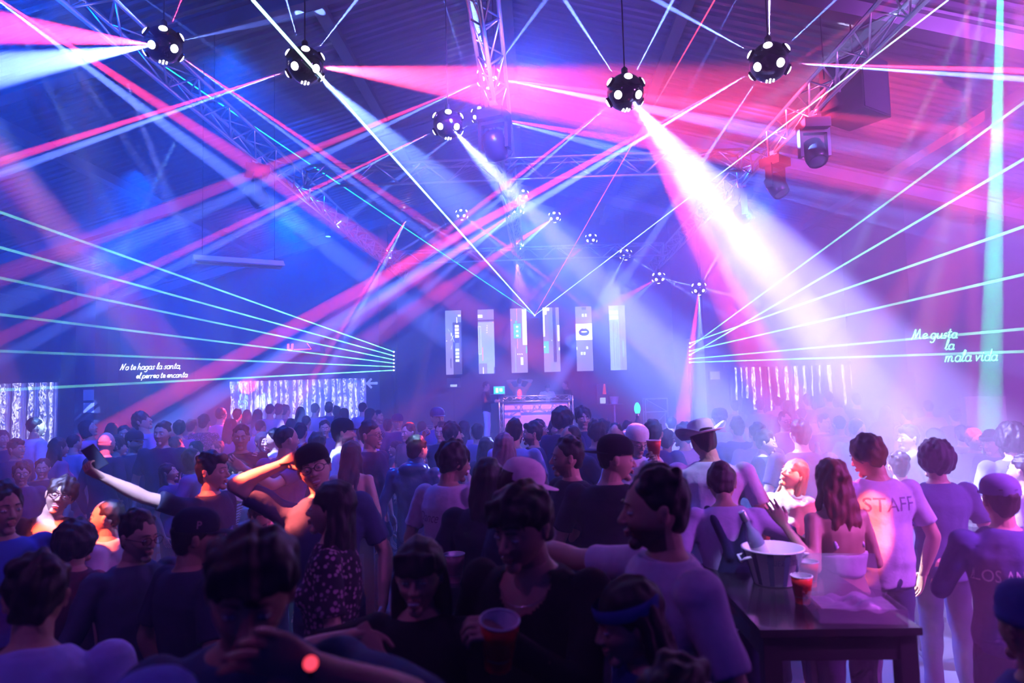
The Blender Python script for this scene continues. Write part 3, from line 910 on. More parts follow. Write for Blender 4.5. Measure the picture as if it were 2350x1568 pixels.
curtain(1672, 1985, 840, 17.5, .0, [(1687, 4, .45, 0), (1700, 3, .3, 0), (1712, 5, .4, 0), (1728, 8, .42, 0), (1744, 3, .3, 0), (1765, 4, .5, 0), (1783, 5, .34, 0), (1804, 8, .42, 0), (1825, 9, .45, 0), (1844, 6, .34, 0), (1862, 3, .3, 0),
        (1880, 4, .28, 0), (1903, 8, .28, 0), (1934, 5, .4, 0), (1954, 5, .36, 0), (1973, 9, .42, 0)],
        'foil strip curtain shining faintly through violet haze behind the crowd on the right', FMR)

# ------------------------------------------------------------------ neon writing
def arc(cx, cy, rx, ry, a0, a1, n=12):
    return [(cx + rx * math.cos(R_(a0 + (a1 - a0) * i / n)), cy + ry * math.sin(R_(a0 + (a1 - a0) * i / n))) for i in range(n + 1)]


GL = {   # single-stroke slanted script: (advance, strokes); x-height .5
    'a': (.56, [arc(.25, .25, .21, .25, 40, 400, 18), [(.46, .5), (.44, .08), (.50, 0), (.58, .06)]]),
    'c': (.46, [arc(.25, .25, .21, .25, 50, 320, 14)]),
    'd': (.56, [arc(.25, .25, .21, .25, 40, 400, 18), [(.48, 1), (.44, .08), (.50, 0), (.58, .06)]]),
    'e': (.48, [[(.05, .22), (.22, .24), (.42, .32)] + arc(.25, .27, .19, .23, 20, 310, 16) + [(.5, .1)]]),
    'g': (.56, [arc(.25, .25, .21, .25, 40, 400, 18), [(.46, .5), (.44, -.1), (.36, -.32), (.2, -.36), (.08, -.26)]]),
    'h': (.56, [[(.12, 1), (.06, 0)], [(.08, .25), (.2, .46), (.34, .48), (.40, .36), (.38, .06), (.46, 0), (.54, .06)]]),
    'i': (.30, [[(.10, .5), (.08, .08), (.15, 0), (.26, .08)], [(.13, .68), (.15, .74)]]),
    'l': (.30, [[(.02, .1), (.2, .6), (.24, .95), (.16, 1), (.10, .8), (.08, .1), (.15, 0), (.28, .08)]]),
    'm': (.80, [[(.06, .5), (.04, 0)], [(.06, .3), (.18, .48), (.28, .46), (.30, .34), (.28, 0)], [(.30, .3), (.42, .48), (.54, .46), (.56, .34), (.54, .06), (.62, 0), (.72, .06)]]),
    'n': (.56, [[(.06, .5), (.04, 0)], [(.06, .3), (.2, .48), (.34, .46), (.38, .34), (.36, .06), (.44, 0), (.54, .06)]]),
    'o': (.52, [arc(.25, .25, .20, .25, 70, 430, 18) + [(.5, .42)]]),
    'p': (.54, [[(.08, .5), (.0, -.36)], arc(.27, .25, .20, .24, 150, -190, 18)]),
    'r': (.42, [[(.06, .5), (.04, 0)], [(.06, .3), (.16, .46), (.28, .49), (.38, .42)]]),
    's': (.42, [[(.36, .44), (.24, .5), (.12, .42), (.14, .32), (.30, .2), (.30, .06), (.18, 0), (.04, .05)]]),
    't': (.36, [[(.16, .85), (.10, .1), (.18, 0), (.32, .08)], [(.0, .55), (.32, .6)]]),
    'u': (.56, [[(.08, .5), (.06, .14), (.14, 0), (.3, .04), (.42, .2)], [(.44, .5), (.42, .06), (.48, 0), (.56, .06)]]),
    'v': (.50, [[(.04, .48), (.10, .44), (.18, .02), (.38, .46), (.48, .44)]]),
    'N': (.80, [[(.0, .0), (.10, .2), (.20, .92)], [(.20, .92), (.42, .04)], [(.42, .04), (.62, .95), (.72, .9)]]),
    'M': (.95, [[(.0, .0), (.10, .2), (.20, .92)], [(.20, .92), (.36, .1)], [(.36, .1), (.60, .92)], [(.60, .92), (.72, .06), (.84, .06)]]),
    ',': (.2, [[(.08, .06), (.02, -.14)]]), ' ': (.26, []),
}


def script_text(mb, txt, x, z, sz, r, M3, slant=.28, mi=0):
    for ch in txt:
        adv, st = GL[ch]
        for s in st:
            mb.tube([M3 @ Vector((x + (px + slant * pz) * sz, 0, z + pz * sz)) for px, pz in s], r, 6, mi)
        x += adv * sz
    return x


def text_width(txt, sz):
    return sum(GL[c][0] for c in txt) * sz


NEONW, NEONG = glow('white neon', (.62, .72, 1), 4.5, True), glow('green neon', (.10, 1, .55), 9, True)
d = 18.9
o = P(275, 850, d)
sg = empty('neon_sign', o, label='white neon handwriting in two lines high on the left wall', cat='neon sign')
w_ = (P(415, 850, d) - P(275, 850, d)).x
mb = MB()
I3 = Matrix.Identity(3)
sz = w_ / text_width('No te hagas la santa,', 1)
script_text(mb, 'No te hagas la santa,', 0, 0, sz, .0075, I3)
mb.build('neon_tubing', NEONW, sg, smooth=True)
mb = MB()
x1 = (P(312, 850, d) - o).x
script_text(mb, 'el perreo te encanta', x1, (P(312, 869, d) - o).z, (P(430, 850, d) - P(312, 850, d)).x / text_width('el perreo te encanta', 1), .0075, I3)
mb.build('neon_tubing', NEONW, sg, smooth=True)
MB().box((-.08, .05, -.45), (w_ + .35, .065, .36)).build('backing_board', mat('sign board', (.04, .04, .06), .3), sg)
d = 14.53
sg = empty('neon_sign', P(2092, 785, d), label='green neon handwriting in three stepped lines on the right wall', cat='neon sign')
o = sg.location
mb = MB()
sz = (P(2192, 785, d) - P(2092, 785, d)).x / text_width('Me gusta', 1)
script_text(mb, 'Me gusta', 0, (P(2092, 779, d) - o).z, sz * 1.05, .011, I3)
mb.build('neon_tubing', NEONG, sg, smooth=True); mb = MB()
script_text(mb, 'la', (P(2166, 780, d) - o).x, (P(2166, 803, d) - o).z, sz * 1.05, .011, I3)
mb.build('neon_tubing', NEONG, sg, smooth=True); mb = MB()
script_text(mb, 'mala vida', (P(2164, 780, d) - o).x, (P(2164, 831, d) - o).z, (P(2285, 785, d) - P(2164, 785, d)).x / text_width('mala vida', 1), .011, I3)
mb.build('neon_tubing', NEONG, sg, smooth=True)
MB().box((-.1, .05, -.62), ((P(2300, 785, d) - o).x, .065, .42)).build('backing_board', mat('sign board', (.04, .05, .06), .3), sg)
# red neon pieces on a dark duct box
d = 18.6
a_, b_ = P(636, 752, d), P(735, 806, d)
ZD = b_.z
dk = empty('duct_box', ((a_.x + b_.x) / 2, d, ZD), label='dark duct box high on the left wall above the wide foil curtain', cat='duct')
wd = (b_.x - a_.x) / 2
MB().box((-wd, 0, 0), (wd, .38, (a_ - b_).z)).box((-wd - .03, -.02, -.02), (wd + .03, .38, .02)).build('sheet_box', M['steel'], dk)
sg = empty('neon_sign', P(660, 806, d - .05), label='broken red neon sign under the duct box, a U and a slanted stroke', cat='neon sign')
mb = MB()
q = 18.55 / F
for k in (0, .035):
    mb.tube([(0 + k, 0, 17 * q), (0 + k, 0, 6 * q)] + [(6 * q + (6 * q - k) * math.cos(t), 0, 6 * q + (5 * q - k) * math.sin(t)) for t in [math.pi + math.pi * i / 8 for i in range(9)]] + [(13 * q - k, 0, 17 * q)], .009, 6)
mb.tube([(15 * q, 0, 3 * q), (56 * q, 0, 3 * q), (46 * q, 0, 17 * q)], .009, 6)
mb.build('neon_tubing', glow('red neon', (1, .10, .06), 3.5, True), sg, smooth=True)
MB().tube([(2 * q, 0, 6 * q), (2 * q, .1, 6 * q)], .006, 6).tube([(50 * q, 0, 3 * q), (50 * q, .1, 3 * q)], .006, 6).build('standoff', M['alu'], sg)

# arrow sign, column with notices, small notices
p = P(853, 880, 18.97)
ar = [(-.16, 0), (-.02, .15), (.02, .11), (-.05, .035), (.17, .035), (.17, -.035), (-.05, -.035), (.02, -.11), (-.02, -.15)]
MB().add([(x, y, z) for y in (-.02, 0) for x, z in ar], [tuple(range(8, -1, -1)), tuple(range(9, 18))] + [(i, (i + 1) % 9, 9 + (i + 1) % 9, 9 + i) for i in range(9)]).build('arrow_sign', mat('arrow', (.6, .6, .65), .5, emit=(.4, .42, 1), es=.35), loc=p)
tag(bpy.data.objects['arrow_sign'], 'pale arrow sign pointing left beside the wide foil curtain', 'sign')
p = P(200, 900, 16.2)
MB().box((p.x - .24, 16.1, 0), (p.x + .24, 16.59, roof_z(p.x) - .3)).box((p.x - .30, 16.04, 0), (p.x + .30, 16.59, .3)).build('trim_50', M['wall'], kind='structure')
for i, (y0, y1, lb) in enumerate(((893, 919, 'upper of two pale paper notices on the column at the left'), (923, 947, 'lower of two pale paper notices on the column at the left'))):
    a_, b_ = P(190, y0, 16.08), P(216, y1, 16.08)
    r = MB().box((-.13, -.012, 0), (.13, 0, a_.z - b_.z)).box((-.135, -.02, a_.z - b_.z - .02), (.135, -.0, a_.z - b_.z + .01), 1).build('paper_notice', [M['paper'], M['steel']], loc=((a_.x + b_.x) / 2, 16.095, b_.z))
    tag(r, lb, 'notice')
p = P(1641, 862, 17.55)
tag(MB().box((-.14, 0, -.12), (.14, .03, .12)).box((-.12, -.005, -.1), (.12, 0, .1), 1).build('notice_box', [M['steel'], M['paper']], loc=p), 'small pale notice box on the wall left of the hazy foil curtain', 'notice')
p = P(2255, 940, 12.5)
r = empty('cardboard_box', p - Vector((0, 0, .35)), R_(-18), label='large hazy carton standing high behind the crowd at the far right', cat='box')
MB().box((-.3, -.2, 0), (.3, .2, .56)).build('carton', mat('carton', (.35, .28, .22), .8), r)
MB().box((-.31, -.21, .54), (.31, .21, .58)).build('lid', mat('carton lid', (.4, .33, .27), .8), r)
tag(MB().box((-.5, -.3, 0), (.5, .3, p.z - .35)).build('storage_cabinet', M['black'], loc=(p.x, 12.5, 0)), 'dark storage cabinet under the hazy carton at the far right', 'cabinet')


# ------------------------------------------------------------------ tables and what stands on them
def table(label, x0, x1, y0, y1, z, rz=0, apron=.10):
    cx, cy = (x0 + x1) / 2, (y0 + y1) / 2
    hx, hy = (x1 - x0) / 2, (y1 - y0) / 2
    r = empty('high_table', (cx, cy, 0), rz, label=label, cat='table', group='black high tables')
    MB().box((-hx, -hy, z - .03), (hx, hy, z)).build('tabletop', M['table'], r)
    MB().box((-hx + .03, -hy + .02, z - .03 - apron), (hx - .03, -hy + .05, z - .03)).box((-hx + .03, hy - .05, z - .03 - apron), (hx - .03, hy - .02, z - .03)) \
        .box((-hx + .02, -hy + .03, z - .03 - apron), (-hx + .05, hy - .03, z - .03)).box((hx - .05, -hy + .03, z - .03 - apron), (hx - .02, hy - .03, z - .03)).build('apron', M['table'], r)
    for sx in (-1, 1):
        for sy in (-1, 1):
            cxx, cyy = sx * (hx - .05), sy * (hy - .05)
            MB().box((cxx - .035, cyy - .035, 0), (cxx + .035, cyy + .035, z - .03)).build('leg', M['table'], r)
    MB().box((-hx + .06, -.02, .22), (hx - .06, .02, .26)).box((-hx + .03, -hy + .06, .22), (-hx + .07, hy - .06, .26)).box((hx - .07, -hy + .06, .22), (hx - .03, hy - .06, .26)).build('footrest', M['table'], r)
    return r


def cup(loc, label, m=None, s=1., tilt=None):
    r = empty('plastic_cup', loc, label=label, cat='cup', group='plastic party cups')
    m = m or M['redcup']
    MB().lathe([(.031 * s, 0), (.033 * s, .03 * s), (.0345 * s, .031 * s), (.040 * s, .075 * s), (.0415 * s, .076 * s), (.0455 * s, .115 * s), (.045 * s, .115 * s)], 32, cap=False).lathe([(.031 * s, .002), (.001, .002)], 32, cap=False).build('outer_wall', m, r, smooth=True)
    MB().lathe([(.001, .006 * s), (.030 * s, .006 * s), (.044 * s, .115 * s)], 32, cap=False).build('inner_wall', M['cupin'], r, smooth=True)
    MB().tube([(.0458 * s * math.cos(2 * math.pi * i / 32), .0458 * s * math.sin(2 * math.pi * i / 32), .117 * s) for i in range(32)], .0022 * s, 6, closed=True).build('rim', M['cupin'], r, smooth=True)
    if tilt: r.rotation_euler = tilt
    return r


def bottle(loc, label, h=.30, rad=.037, m=None, cap=None, tilt=None):
    r = empty('bottle', loc, label=label, cat='bottle')
    MB().lathe([(.001, 0), (rad * .9, 0), (rad, .01), (rad, h * .55), (rad * .85, h * .64), (.016, h * .74), (.0145, h * .93), (.017, h * .94), (.017, h * .955)], 28, cap=False).build('glass_body', m or M['glass'], r, smooth=True)
    MB().lathe([(rad + .0012, h * .14), (rad + .0012, h * .46)], 28, cap=False).build('label', M['label'], r, smooth=True)
    MB().lathe([(.0185, h * .86), (.0185, h), (.016, h * 1.01), (.001, h * 1.01)], 20, cap=False).build('cap', cap or M['alu'], r, smooth=True)
    if tilt: r.rotation_euler = tilt
    return r


def text_on_cylinder(txt, rfun, z0, size, a0, a1, mt, parent, name='lettering'):
    """Flat letters wrapped round a turned body; they sit 1 mm proud of it."""
    cu = bpy.data.curves.new('t', 'FONT')
    cu.body = txt
    cu.size = size
    cu.resolution_u = 3
    ob = bpy.data.objects.new('t', cu)
    C.objects.link(ob)
    me = bpy.data.meshes.new_from_object(ob.evaluated_get(bpy.context.evaluated_depsgraph_get()))
    bpy.data.objects.remove(ob)
    bm = bmesh.new()
    bm.from_mesh(me)
    bmesh.ops.triangulate(bm, faces=bm.faces)
    bmesh.ops.subdivide_edges(bm, edges=[e for e in bm.edges if e.calc_length() > size * .25], cuts=1)
    w = max(v.co.x for v in bm.verts)
    for v in bm.verts:
        t = a0 + (a1 - a0) * v.co.x / w
        z = z0 + v.co.y
        q = rfun(z) + .0012
        v.co = (q * math.cos(t), q * math.sin(t), z)
    bm.to_mesh(me)
    bm.free()
    me.materials.clear()
    me.materials.append(mt)
    me.name = name
    o = bpy.data.objects.new(name, me)
    C.objects.link(o)
    o.parent = parent
    return o


def bucket(loc, label, rz=0, txt='QUEZALTECA', s=1.):
    r = empty('bottle_bucket', loc, rz, label=label, cat='bucket', group='striped bottle buckets')
    rf = lambda z: s * (.118 + .055 * (z / (.2 * s)))
    MB().lathe([(.001, 0), (.112 * s, 0), (.118 * s, .006), (.173 * s, .2 * s), (.180 * s, .202 * s), (.180 * s, .210 * s), (.170 * s, .210 * s), (.11 * s, .012), (.001, .012)], 48, cap=False).build('bucket_body', M['bucket'], r, smooth=True)
    for i in range(11):
        w = 2 * math.pi * i / 11 + .1
        hw = .10
        v, f = [], []
        for j in range(9):
            z = .008 + (.19 * s) * j / 8
            for k in range(5):
                t = w + hw * (-1 + k / 2)
                v.append(((rf(z) + .001) * math.cos(t), (rf(z) + .001) * math.sin(t), z))
        for j in range(8):
            for k in range(4):
                q = j * 5 + k
                f.append((q, q + 1, q + 6, q + 5))
        MB().add(v, f).build('painted_stripe', M['stripe'], r, smooth=True)
    for sg_ in (1, -1):
        MB().tube([(sg_ * rf(.17 * s), -.045 * s, .17 * s), (sg_ * (rf(.17 * s) + .035 * s), -.045 * s, .165 * s), (sg_ * (rf(.15 * s) + .045 * s), 0, .14 * s), (sg_ * (rf(.17 * s) + .035 * s), .045 * s, .165 * s), (sg_ * rf(.17 * s), .045 * s, .17 * s)], .008 * s, 8).build('handle', M['bucket'], r, smooth=True)
    text_on_cylinder(txt, rf, .135 * s, .045 * s, -math.pi * .5 - .75, -math.pi * .5 + .75, M['stripe'], r)
    return r


TT = 1.115
table('black high table in the right foreground with bucket, cups and a clear box on it', .87, 1.51, 2.86, 3.92, TT)
p = P(1772, 1330, 3.52)
bucket((p.x + .01, 3.52, TT), 'striped lettered bucket in the right foreground with a bottle leaning in it', R_(12), s=.84)
bottle((p.x - .015, 3.50, TT + .06), 'clear bottle with silver cap leaning in the nearest striped bucket', .33, .038, tilt=(R_(6), R_(-24), 0))
q = P(1846, 1375, 3.18); cup((q.x + .0, 3.2, TT), 'nearer of two red cups on the right foreground table', s=1.02)
q = P(1862, 1340, 3.44); cup((q.x + .0, 3.46, TT), 'farther of two red cups on the right foreground table')
# clear plastic box holding wrappers
r = empty('plastic_box', (1.315, 3.03, TT), R_(-6), label='open clear plastic box with crumpled film at the right end of the near table', cat='box')
mb = MB()
for sx in (-1, 1): mb.box((sx * .17 - .002, -.12, 0), (sx * .17 + .002, .12, .06))
for sy in (-1, 1): mb.box((-.17, sy * .12 - .002, 0), (.17, sy * .12 + .002, .06))
mb.box((-.17, -.12, 0), (.17, .12, .003)).build('tray', M['clear'], r)
MB().box((-.17, .12, .06), (.17, .123, .26), M=Matrix.Rotation(R_(-18), 4, 'X')).build('open_lid', M['clear'], r)
v, f = [], []
for i in range(19):
    for j in range(15):
        x, y = -.15 + .3 * i / 18, -.1 + .2 * j / 14
        v.append((x, y, .03 + .05 * noise.noise(Vector((x * 14, y * 22, 3))) * (1 - (x / .16) ** 2) + .02))
for i in range(18):
    for j in range(14): f.append((i * 15 + j, i * 15 + 15 + j, i * 15 + 16 + j, i * 15 + j + 1))
MB().add(v, f).build('crumpled_film', mat('film', (.28, .26, .36), .3, alpha=.6, spec=.5), r, smooth=True)

table('black high table in mid crowd holding a red cup, dark bottle and striped bucket', -3.05, -1.75, 7.5, 8.3, 1.02)
q = P(862, 1100, 7.9); cup((q.x, 7.75, 1.02), 'red cup standing before a dark bottle on the table in the middle of the crowd', s=1.25)
q = P(858, 1090, 8.0); bottle((q.x - .02, 7.98, 1.02), 'dark bottle behind the red cup on the table in the middle of the crowd', .42, .05, mat('dark bottle', (.02, .03, .06), .1))
q = P(893, 1090, 7.9); bucket((q.x + .02, 7.95, 1.02), 'striped bucket on the mid crowd table, left of the navy padded jacket', R_(10))
table('black high table corner with a wet shine, between the floral blouse and the printed tee', -2.15, -1.35, 5.0, 5.8, 1.05, R_(20))
table('black high table mostly hidden behind the man in the white shirt with overalls behind him', 1.95, 2.7, 6.6, 7.4, 1.02)
q = P(1705, 1120, 7.0); bucket((2.12, 6.9, 1.02), 'striped bucket on the table in front of the laughing woman in the dark top', R_(-20))
bottle((2.02, 6.78, 1.02), 'small clear bottle left of the striped bucket before the laughing woman', .2, .03)
table('black high table under the tray in the hazy crowd on the right', 2.75, 3.5, 6.2, 6.9, 1.05)
q = P(1883, 1055, 6.4)
r = empty('serving_tray', (q.x, 6.45, 1.38), label='small pale tray carrying a carafe above the long-haired women on the right', cat='tray')
MB().lathe([(.001, 0), (.13, 0), (.14, .012), (.145, .012), (.135, -.004), (.001, -.006)], 28, cap=False).build('tray_plate', M['cupin'], r, smooth=True)
MB().tube([(0, 0, -.006), (0, 0, -.32)], .012, 8).lathe([(.001, -.33), (.08, -.33), (.07, -.315), (.012, -.30)], 20, cap=False).build('tray_stand', M['alu'], r)
r = empty('carafe', (q.x, 6.45, 1.392), label='small clear carafe standing on the pale tray', cat='bottle')
MB().lathe([(.001, 0), (.045, 0), (.05, .02), (.03, .08), (.018, .11), (.024, .14)], 24, cap=False).build('glass_body', M['glass'], r, smooth=True)
MB().lathe([(.02, .135), (.022, .16), (.001, .17)], 16, cap=False).build('stopper', M['glass'], r, smooth=True)
table('black high table in haze at the far right holding a bucket and a lit cup', 3.15, 4.15, 5.2, 6.0, 1.02)
q = P(2150, 1130, 5.5); bucket((q.x + .02, 5.55, 1.02), 'hazy bucket with faint lettering on the table at the far right', R_(5))
q = P(2206, 1085, 5.6); cup((q.x + .02, 5.42, 1.02), 'tall pale cup catching light beside the hazy bucket at the far right', M['cupin'], 1.5)
tag(table('black high table hidden between the woman with a fringe and the dark hooded jacket', -.75, -.2, 3.5, 3.95, 1.12), None)
q = P(1037, 1290, 3.6); cup((q.x + .01, 3.62, 1.12), 'pale pink cup left of the man in the black top, seen over the fringe woman', mat('clear red cup', (.6, .25, .3), .3), 1.2)


# ------------------------------------------------------------------ bodies
VZ = np.array


def loft(rings):
    K, N = len(rings), len(rings[0])
    v = np.concatenate(rings)
    f = []
    for i in range(K - 1):
        for k in range(N):
            l = (k + 1) % N
            f.append((i * N + k, i * N + l, (i + 1) * N + l, (i + 1) * N + k))
    f.append(tuple(reversed(range(N))))
    f.append(tuple(range((K - 1) * N, K * N)))
    return v, f


CS = [(math.cos(2 * math.pi * k / 16), math.sin(2 * math.pi * k / 16)) for k in range(16)]


def ring(c, u, v):
    c, u, v = np.asarray(c, float), np.asarray(u, float), np.asarray(v, float)
    return np.array([c + a * u + b * v for a, b in CS])


def frame(t):
    t = t / np.linalg.norm(t)
    a = np.cross(t, (0, 0, 1.))
    if np.linalg.norm(a) < .05: a = np.cross(t, (0, 1., 0))
    a /= np.linalg.norm(a)
    return t, a, np.cross(t, a)


def limb(p0, p1, r0, r1, bulge=0., flat=False, flatw=1.):
    p0, p1 = VZ(p0, float), VZ(p1, float)
    t, a, b = frame(p1 - p0)
    rs = []
    if not flat:
        for w in (-75, -40): rs.append(ring(p0 + t * r0 * math.sin(R_(w)), a * r0 * math.cos(R_(w)), b * r0 * flatw * math.cos(R_(w))))
    for i in range(6):
        q = i / 5
        r = r0 + (r1 - r0) * q + bulge * math.sin(math.pi * min(1, q * 1.3) ** .8)
        rs.append(ring(p0 + (p1 - p0) * q, a * r, b * r * flatw))
    if not flat:
        for w in (40, 75): rs.append(ring(p1 + t * r1 * math.sin(R_(w)), a * r1 * math.cos(R_(w)), b * r1 * flatw * math.cos(R_(w))))
    return loft(rs)


def ell(c, r, Rm=None):
    rs = []
    for w in (-80, -55, -30, 0, 30, 55, 80):
        z = r[2] * math.sin(R_(w)); k = math.cos(R_(w))
        g_ = ring((0, 0, z), (r[0] * k, 0, 0), (0, r[1] * k, 0))
        if Rm is not None: g_ = g_ @ np.array(Rm).T
        rs.append(g_ + np.asarray(c, float))
    return loft(rs)


def remesh(shapes, vox, smooth=2):
    """One continuous surface round a set of overlapping closed shapes."""
    mb = MB()
    for v, f in shapes: mb.add(v, f)
    me = bpy.data.meshes.new('tmp')
    me.from_pydata(np.concatenate(mb.v).tolist(), [], mb.f)
    ob = bpy.data.objects.new('tmp', me)
    C.objects.link(ob)
    r = ob.modifiers.new('r', 'REMESH')
    r.mode = 'VOXEL'
    r.voxel_size = vox
    sm = ob.modifiers.new('s', 'SMOOTH')
    sm.iterations = smooth
    sm.factor = .6
    vl = bpy.context.view_layer
    dg = bpy.context.evaluated_depsgraph_get()
    ev = ob.evaluated_get(dg)
    m2 = ev.to_mesh()
    n = len(m2.vertices)
    co_ = np.empty(n * 3, np.float32)
    m2.vertices.foreach_get('co', co_)
    nr = np.empty(n * 3, np.float32)
    m2.vertices.foreach_get('normal', nr)
    q = np.empty(len(m2.loops), np.int32)
    m2.loops.foreach_get('vertex_index', q)
    f = [tuple(q[p.loop_start:p.loop_start + p.loop_total].tolist()) for p in m2.polygons]
    ev.to_mesh_clear()
    bpy.data.objects.remove(ob)
    bpy.data.meshes.remove(me)
    return co_.reshape(-1, 3).astype(float), f, nr.reshape(-1, 3).astype(float)


# ---- heads: class of each vertex 0 skin 1 lips 2 brow 3 white 4 iris 5 teeth ; beard weight
def uvs(c, r, n=10, m=14):
    v, f = [], []
    for i in range(n + 1):
        t = math.pi * i / n
        for j in range(m):
            w = 2 * math.pi * j / m
            v.append((c[0] + r[0] * math.sin(t) * math.cos(w), c[1] + r[1] * math.sin(t) * math.sin(w), c[2] + r[2] * math.cos(t)))
    for i in range(n):
        for j in range(m):
            k = (j + 1) % m
            f.append((i * m + j, (i + 1) * m + j, (i + 1) * m + k, i * m + k))
    return np.array(v), f


def make_head(fem, smile):
    n, m = 44, 56
    v, f = [], []
    for i in range(n + 1):
        t = math.pi * (i + .02) / (n + .04)
        for j in range(m):
            w = 2 * math.pi * j / m
            dx, dy, dz = math.sin(t) * math.cos(w), math.sin(t) * math.sin(w), math.cos(t)
            x, y, z = .074 * dx, .092 * dy, .117 * dz
            if z < -.01:
                q = (-z - .01) / .107
                x *= 1 - (.36 + .06 * fem) * q ** 1.4
                if y > 0: y *= 1 - .6 * q
                else: y = y * (1 - .06 * q) - .012 * q
            if z > .02 and y > 0: y *= 1.06
            if y < 0:
                for s in (-1, 1):
                    y += .013 * math.exp(-(((x - s * .031) / .017) ** 2 + ((z - .008) / .012) ** 2))
                    y -= .004 * math.exp(-(((x - s * .028) / .020) ** 2 + ((z - .034) / .008) ** 2)) * (1 - .5 * fem)
                    y -= (.005 + .003 * smile) * math.exp(-(((x - s * .038) / .018) ** 2 + ((z + .024) / .018) ** 2))
                    y += .004 * math.exp(-(((x - s * .045) / .014) ** 2 + ((z + .060) / .018) ** 2))
            v.append((x, y, z))
    for i in range(n):
        for j in range(m):
            k = (j + 1) % m
            f.append((i * m + j, (i + 1) * m + j, (i + 1) * m + k, i * m + k))
    f.append(tuple(range(m)))
    f.append(tuple(reversed(range(n * m, n * m + m))))
    sh = [(np.array(v), f)]
    sh.append(limb((0, -.084, .018), (0, -.108, -.022), .007, .0115 - .002 * fem))
    for s in (-1, 1):
        sh.append(ell((s * .010, -.098, -.027), (.0085, .011, .007)))
        sh.append(ell((s * .078, .012, .0), (.007, .017, .030), Matrix.Rotation(R_(s * 14), 3, 'Z')))
        sh.append(ell((s * .083, .018, .012), (.007, .012, .016), Matrix.Rotation(R_(s * 24), 3, 'Z')))
        sh.append(ell((s * .031, -.0765, .008), (.0135, .0125, .0125)))
    wd = .023 + .006 * smile
    sh.append(ell((0, -.0945, -.052), (wd, .009, .0050)))
    sh.append(ell((0, -.0930, -.052 - .013 - .006 * smile), (wd * .82, .009, .0058)))
    sh.append(ell((0, -.070, -.094), (.026, .022, .020)))
    nr = .056 - .010 * fem
    sh.append(limb((0, .012, -.06), (0, .035, -.20), nr * .96, nr * 1.03))
    v, f, nn = remesh(sh, .0046, 2)
    cl = np.zeros(len(v), int)
    zl = -.0565 - .004 * smile
    lip = ((v[:, 0] / (wd + .002)) ** 2 + ((v[:, 2] - zl) / (.0135 + .004 * smile)) ** 2 < 1) & (v[:, 1] < -.088)
    cl[lip] = 1
    bd = np.clip((-.030 - v[:, 2]) / .02, 0, 1) * (v[:, 1] < .012) * (v[:, 2] > -.125)
    mo = (np.abs(v[:, 0]) < .03) & (v[:, 2] > -.048) & (v[:, 2] < -.036) & (v[:, 1] < -.08)
    bd = np.where(mo, 1, bd) * (1 - lip) * (np.hypot(v[:, 0] / .035, (v[:, 2] + .06) / .02) > .5)
    V, Fc, Cl, Bd = [v], list(f), [cl], [bd]
    n0 = len(v)

    def app(vv, ff, c):
        nonlocal n0
        V.append(vv); Fc.extend(tuple(i + n0 for i in q) for q in ff); Cl.append(np.full(len(vv), c) if np.isscalar(c) else c); Bd.append(np.zeros(len(vv))); n0 += len(vv)
    for s in (-1, 1):
        e, ef = uvs((s * .031, -.0775, .007), (.0125, .0132, .0062 - .0018 * smile), 10, 20)
        app(e, ef, 3)
        e, ef = uvs((s * .031, -.0808, .007), (.0052, .0108, .0052 - .0012 * smile), 8, 12)
        app(e, ef, 4)
        pts = [(s * (.013 + .034 * i / 6), -.096 + .014 * (i / 6) ** 2, .030 + .006 * math.sin(math.pi * (i + .8) / 7)) for i in range(7)]
        t = MB().tube(pts, .0032 - .0008 * fem, 6, r1=.0014)
        app(np.concatenate(t.v), t.f, 2)
    if smile:
        e, ef = uvs((0, -.0975, -.0595), (.021, .0055, .0048), 8, 14)
        app(e, ef, 5)
    return np.concatenate(V), Fc, np.concatenate(Cl), np.concatenate(Bd)


HEADS = {(fm, sm): make_head(fm, sm) for fm in (0, 1) for sm in (0, 1)}


def make_hand(curl, spread=1., thumb=0., per=(0, 0, 0, 0)):
    sh = [loft([ring((x, yo, 0), (0, w, 0), (0, 0, th)) for x, yo, w, th in ((-.03, 0, .024, .021), (0, 0, .027, .021), (.03, .002, .036, .018), (.06, .002, .041, .015), (.088, 0, .039, .012), (.094, 0, .034, .009))])]
    for i, (yo, ln, r) in enumerate(((.031, .072, .0086), (.0105, .080, .0088), (-.0105, .075, .0084), (-.030, .060, .0076))):
        p = VZ((.084, yo, 0.))
        ang = 0.
        sp = R_((9, 3, -3, -10)[i] * spread)
        cc = curl + per[i]
        for k, (fr, cu) in enumerate(((.48, .8), (.30, 1.1), (.22, .8))):
            ang += R_(cc * cu)
            dr = VZ((math.cos(ang) * math.cos(sp), math.cos(ang) * math.sin(sp), -math.sin(ang)))
            q = p + dr * ln * fr * 1.05
            sh.append(limb(p, q, r * (1 - .1 * k), r * (.92 - .1 * k)))
            p = q
    tb = VZ((.020, .026, -.006))
    t1 = tb + VZ((.034, .030 - .012 * thumb, -.010 - .020 * thumb))
    t2 = t1 + VZ((.030, .012 - .022 * thumb, -.006 - .012 * thumb))
    sh += [limb(tb, t1, .0145, .0105), limb(t1, t2, .0105, .0082)]
    v, f, nn = remesh(sh, .0042, 1)
    return v, f


HANDS = {'relax': make_hand(18, .6, .4), 'grip': make_hand(52, .3, 1.2), 'open': make_hand(6, 2.2, -.2), 'fist': make_hand(78, 0, 1.3), 'point': make_hand(60, .3, 1., (-58, -20, 0, 0)), 'droop': make_hand(32, 1.2, .2)}

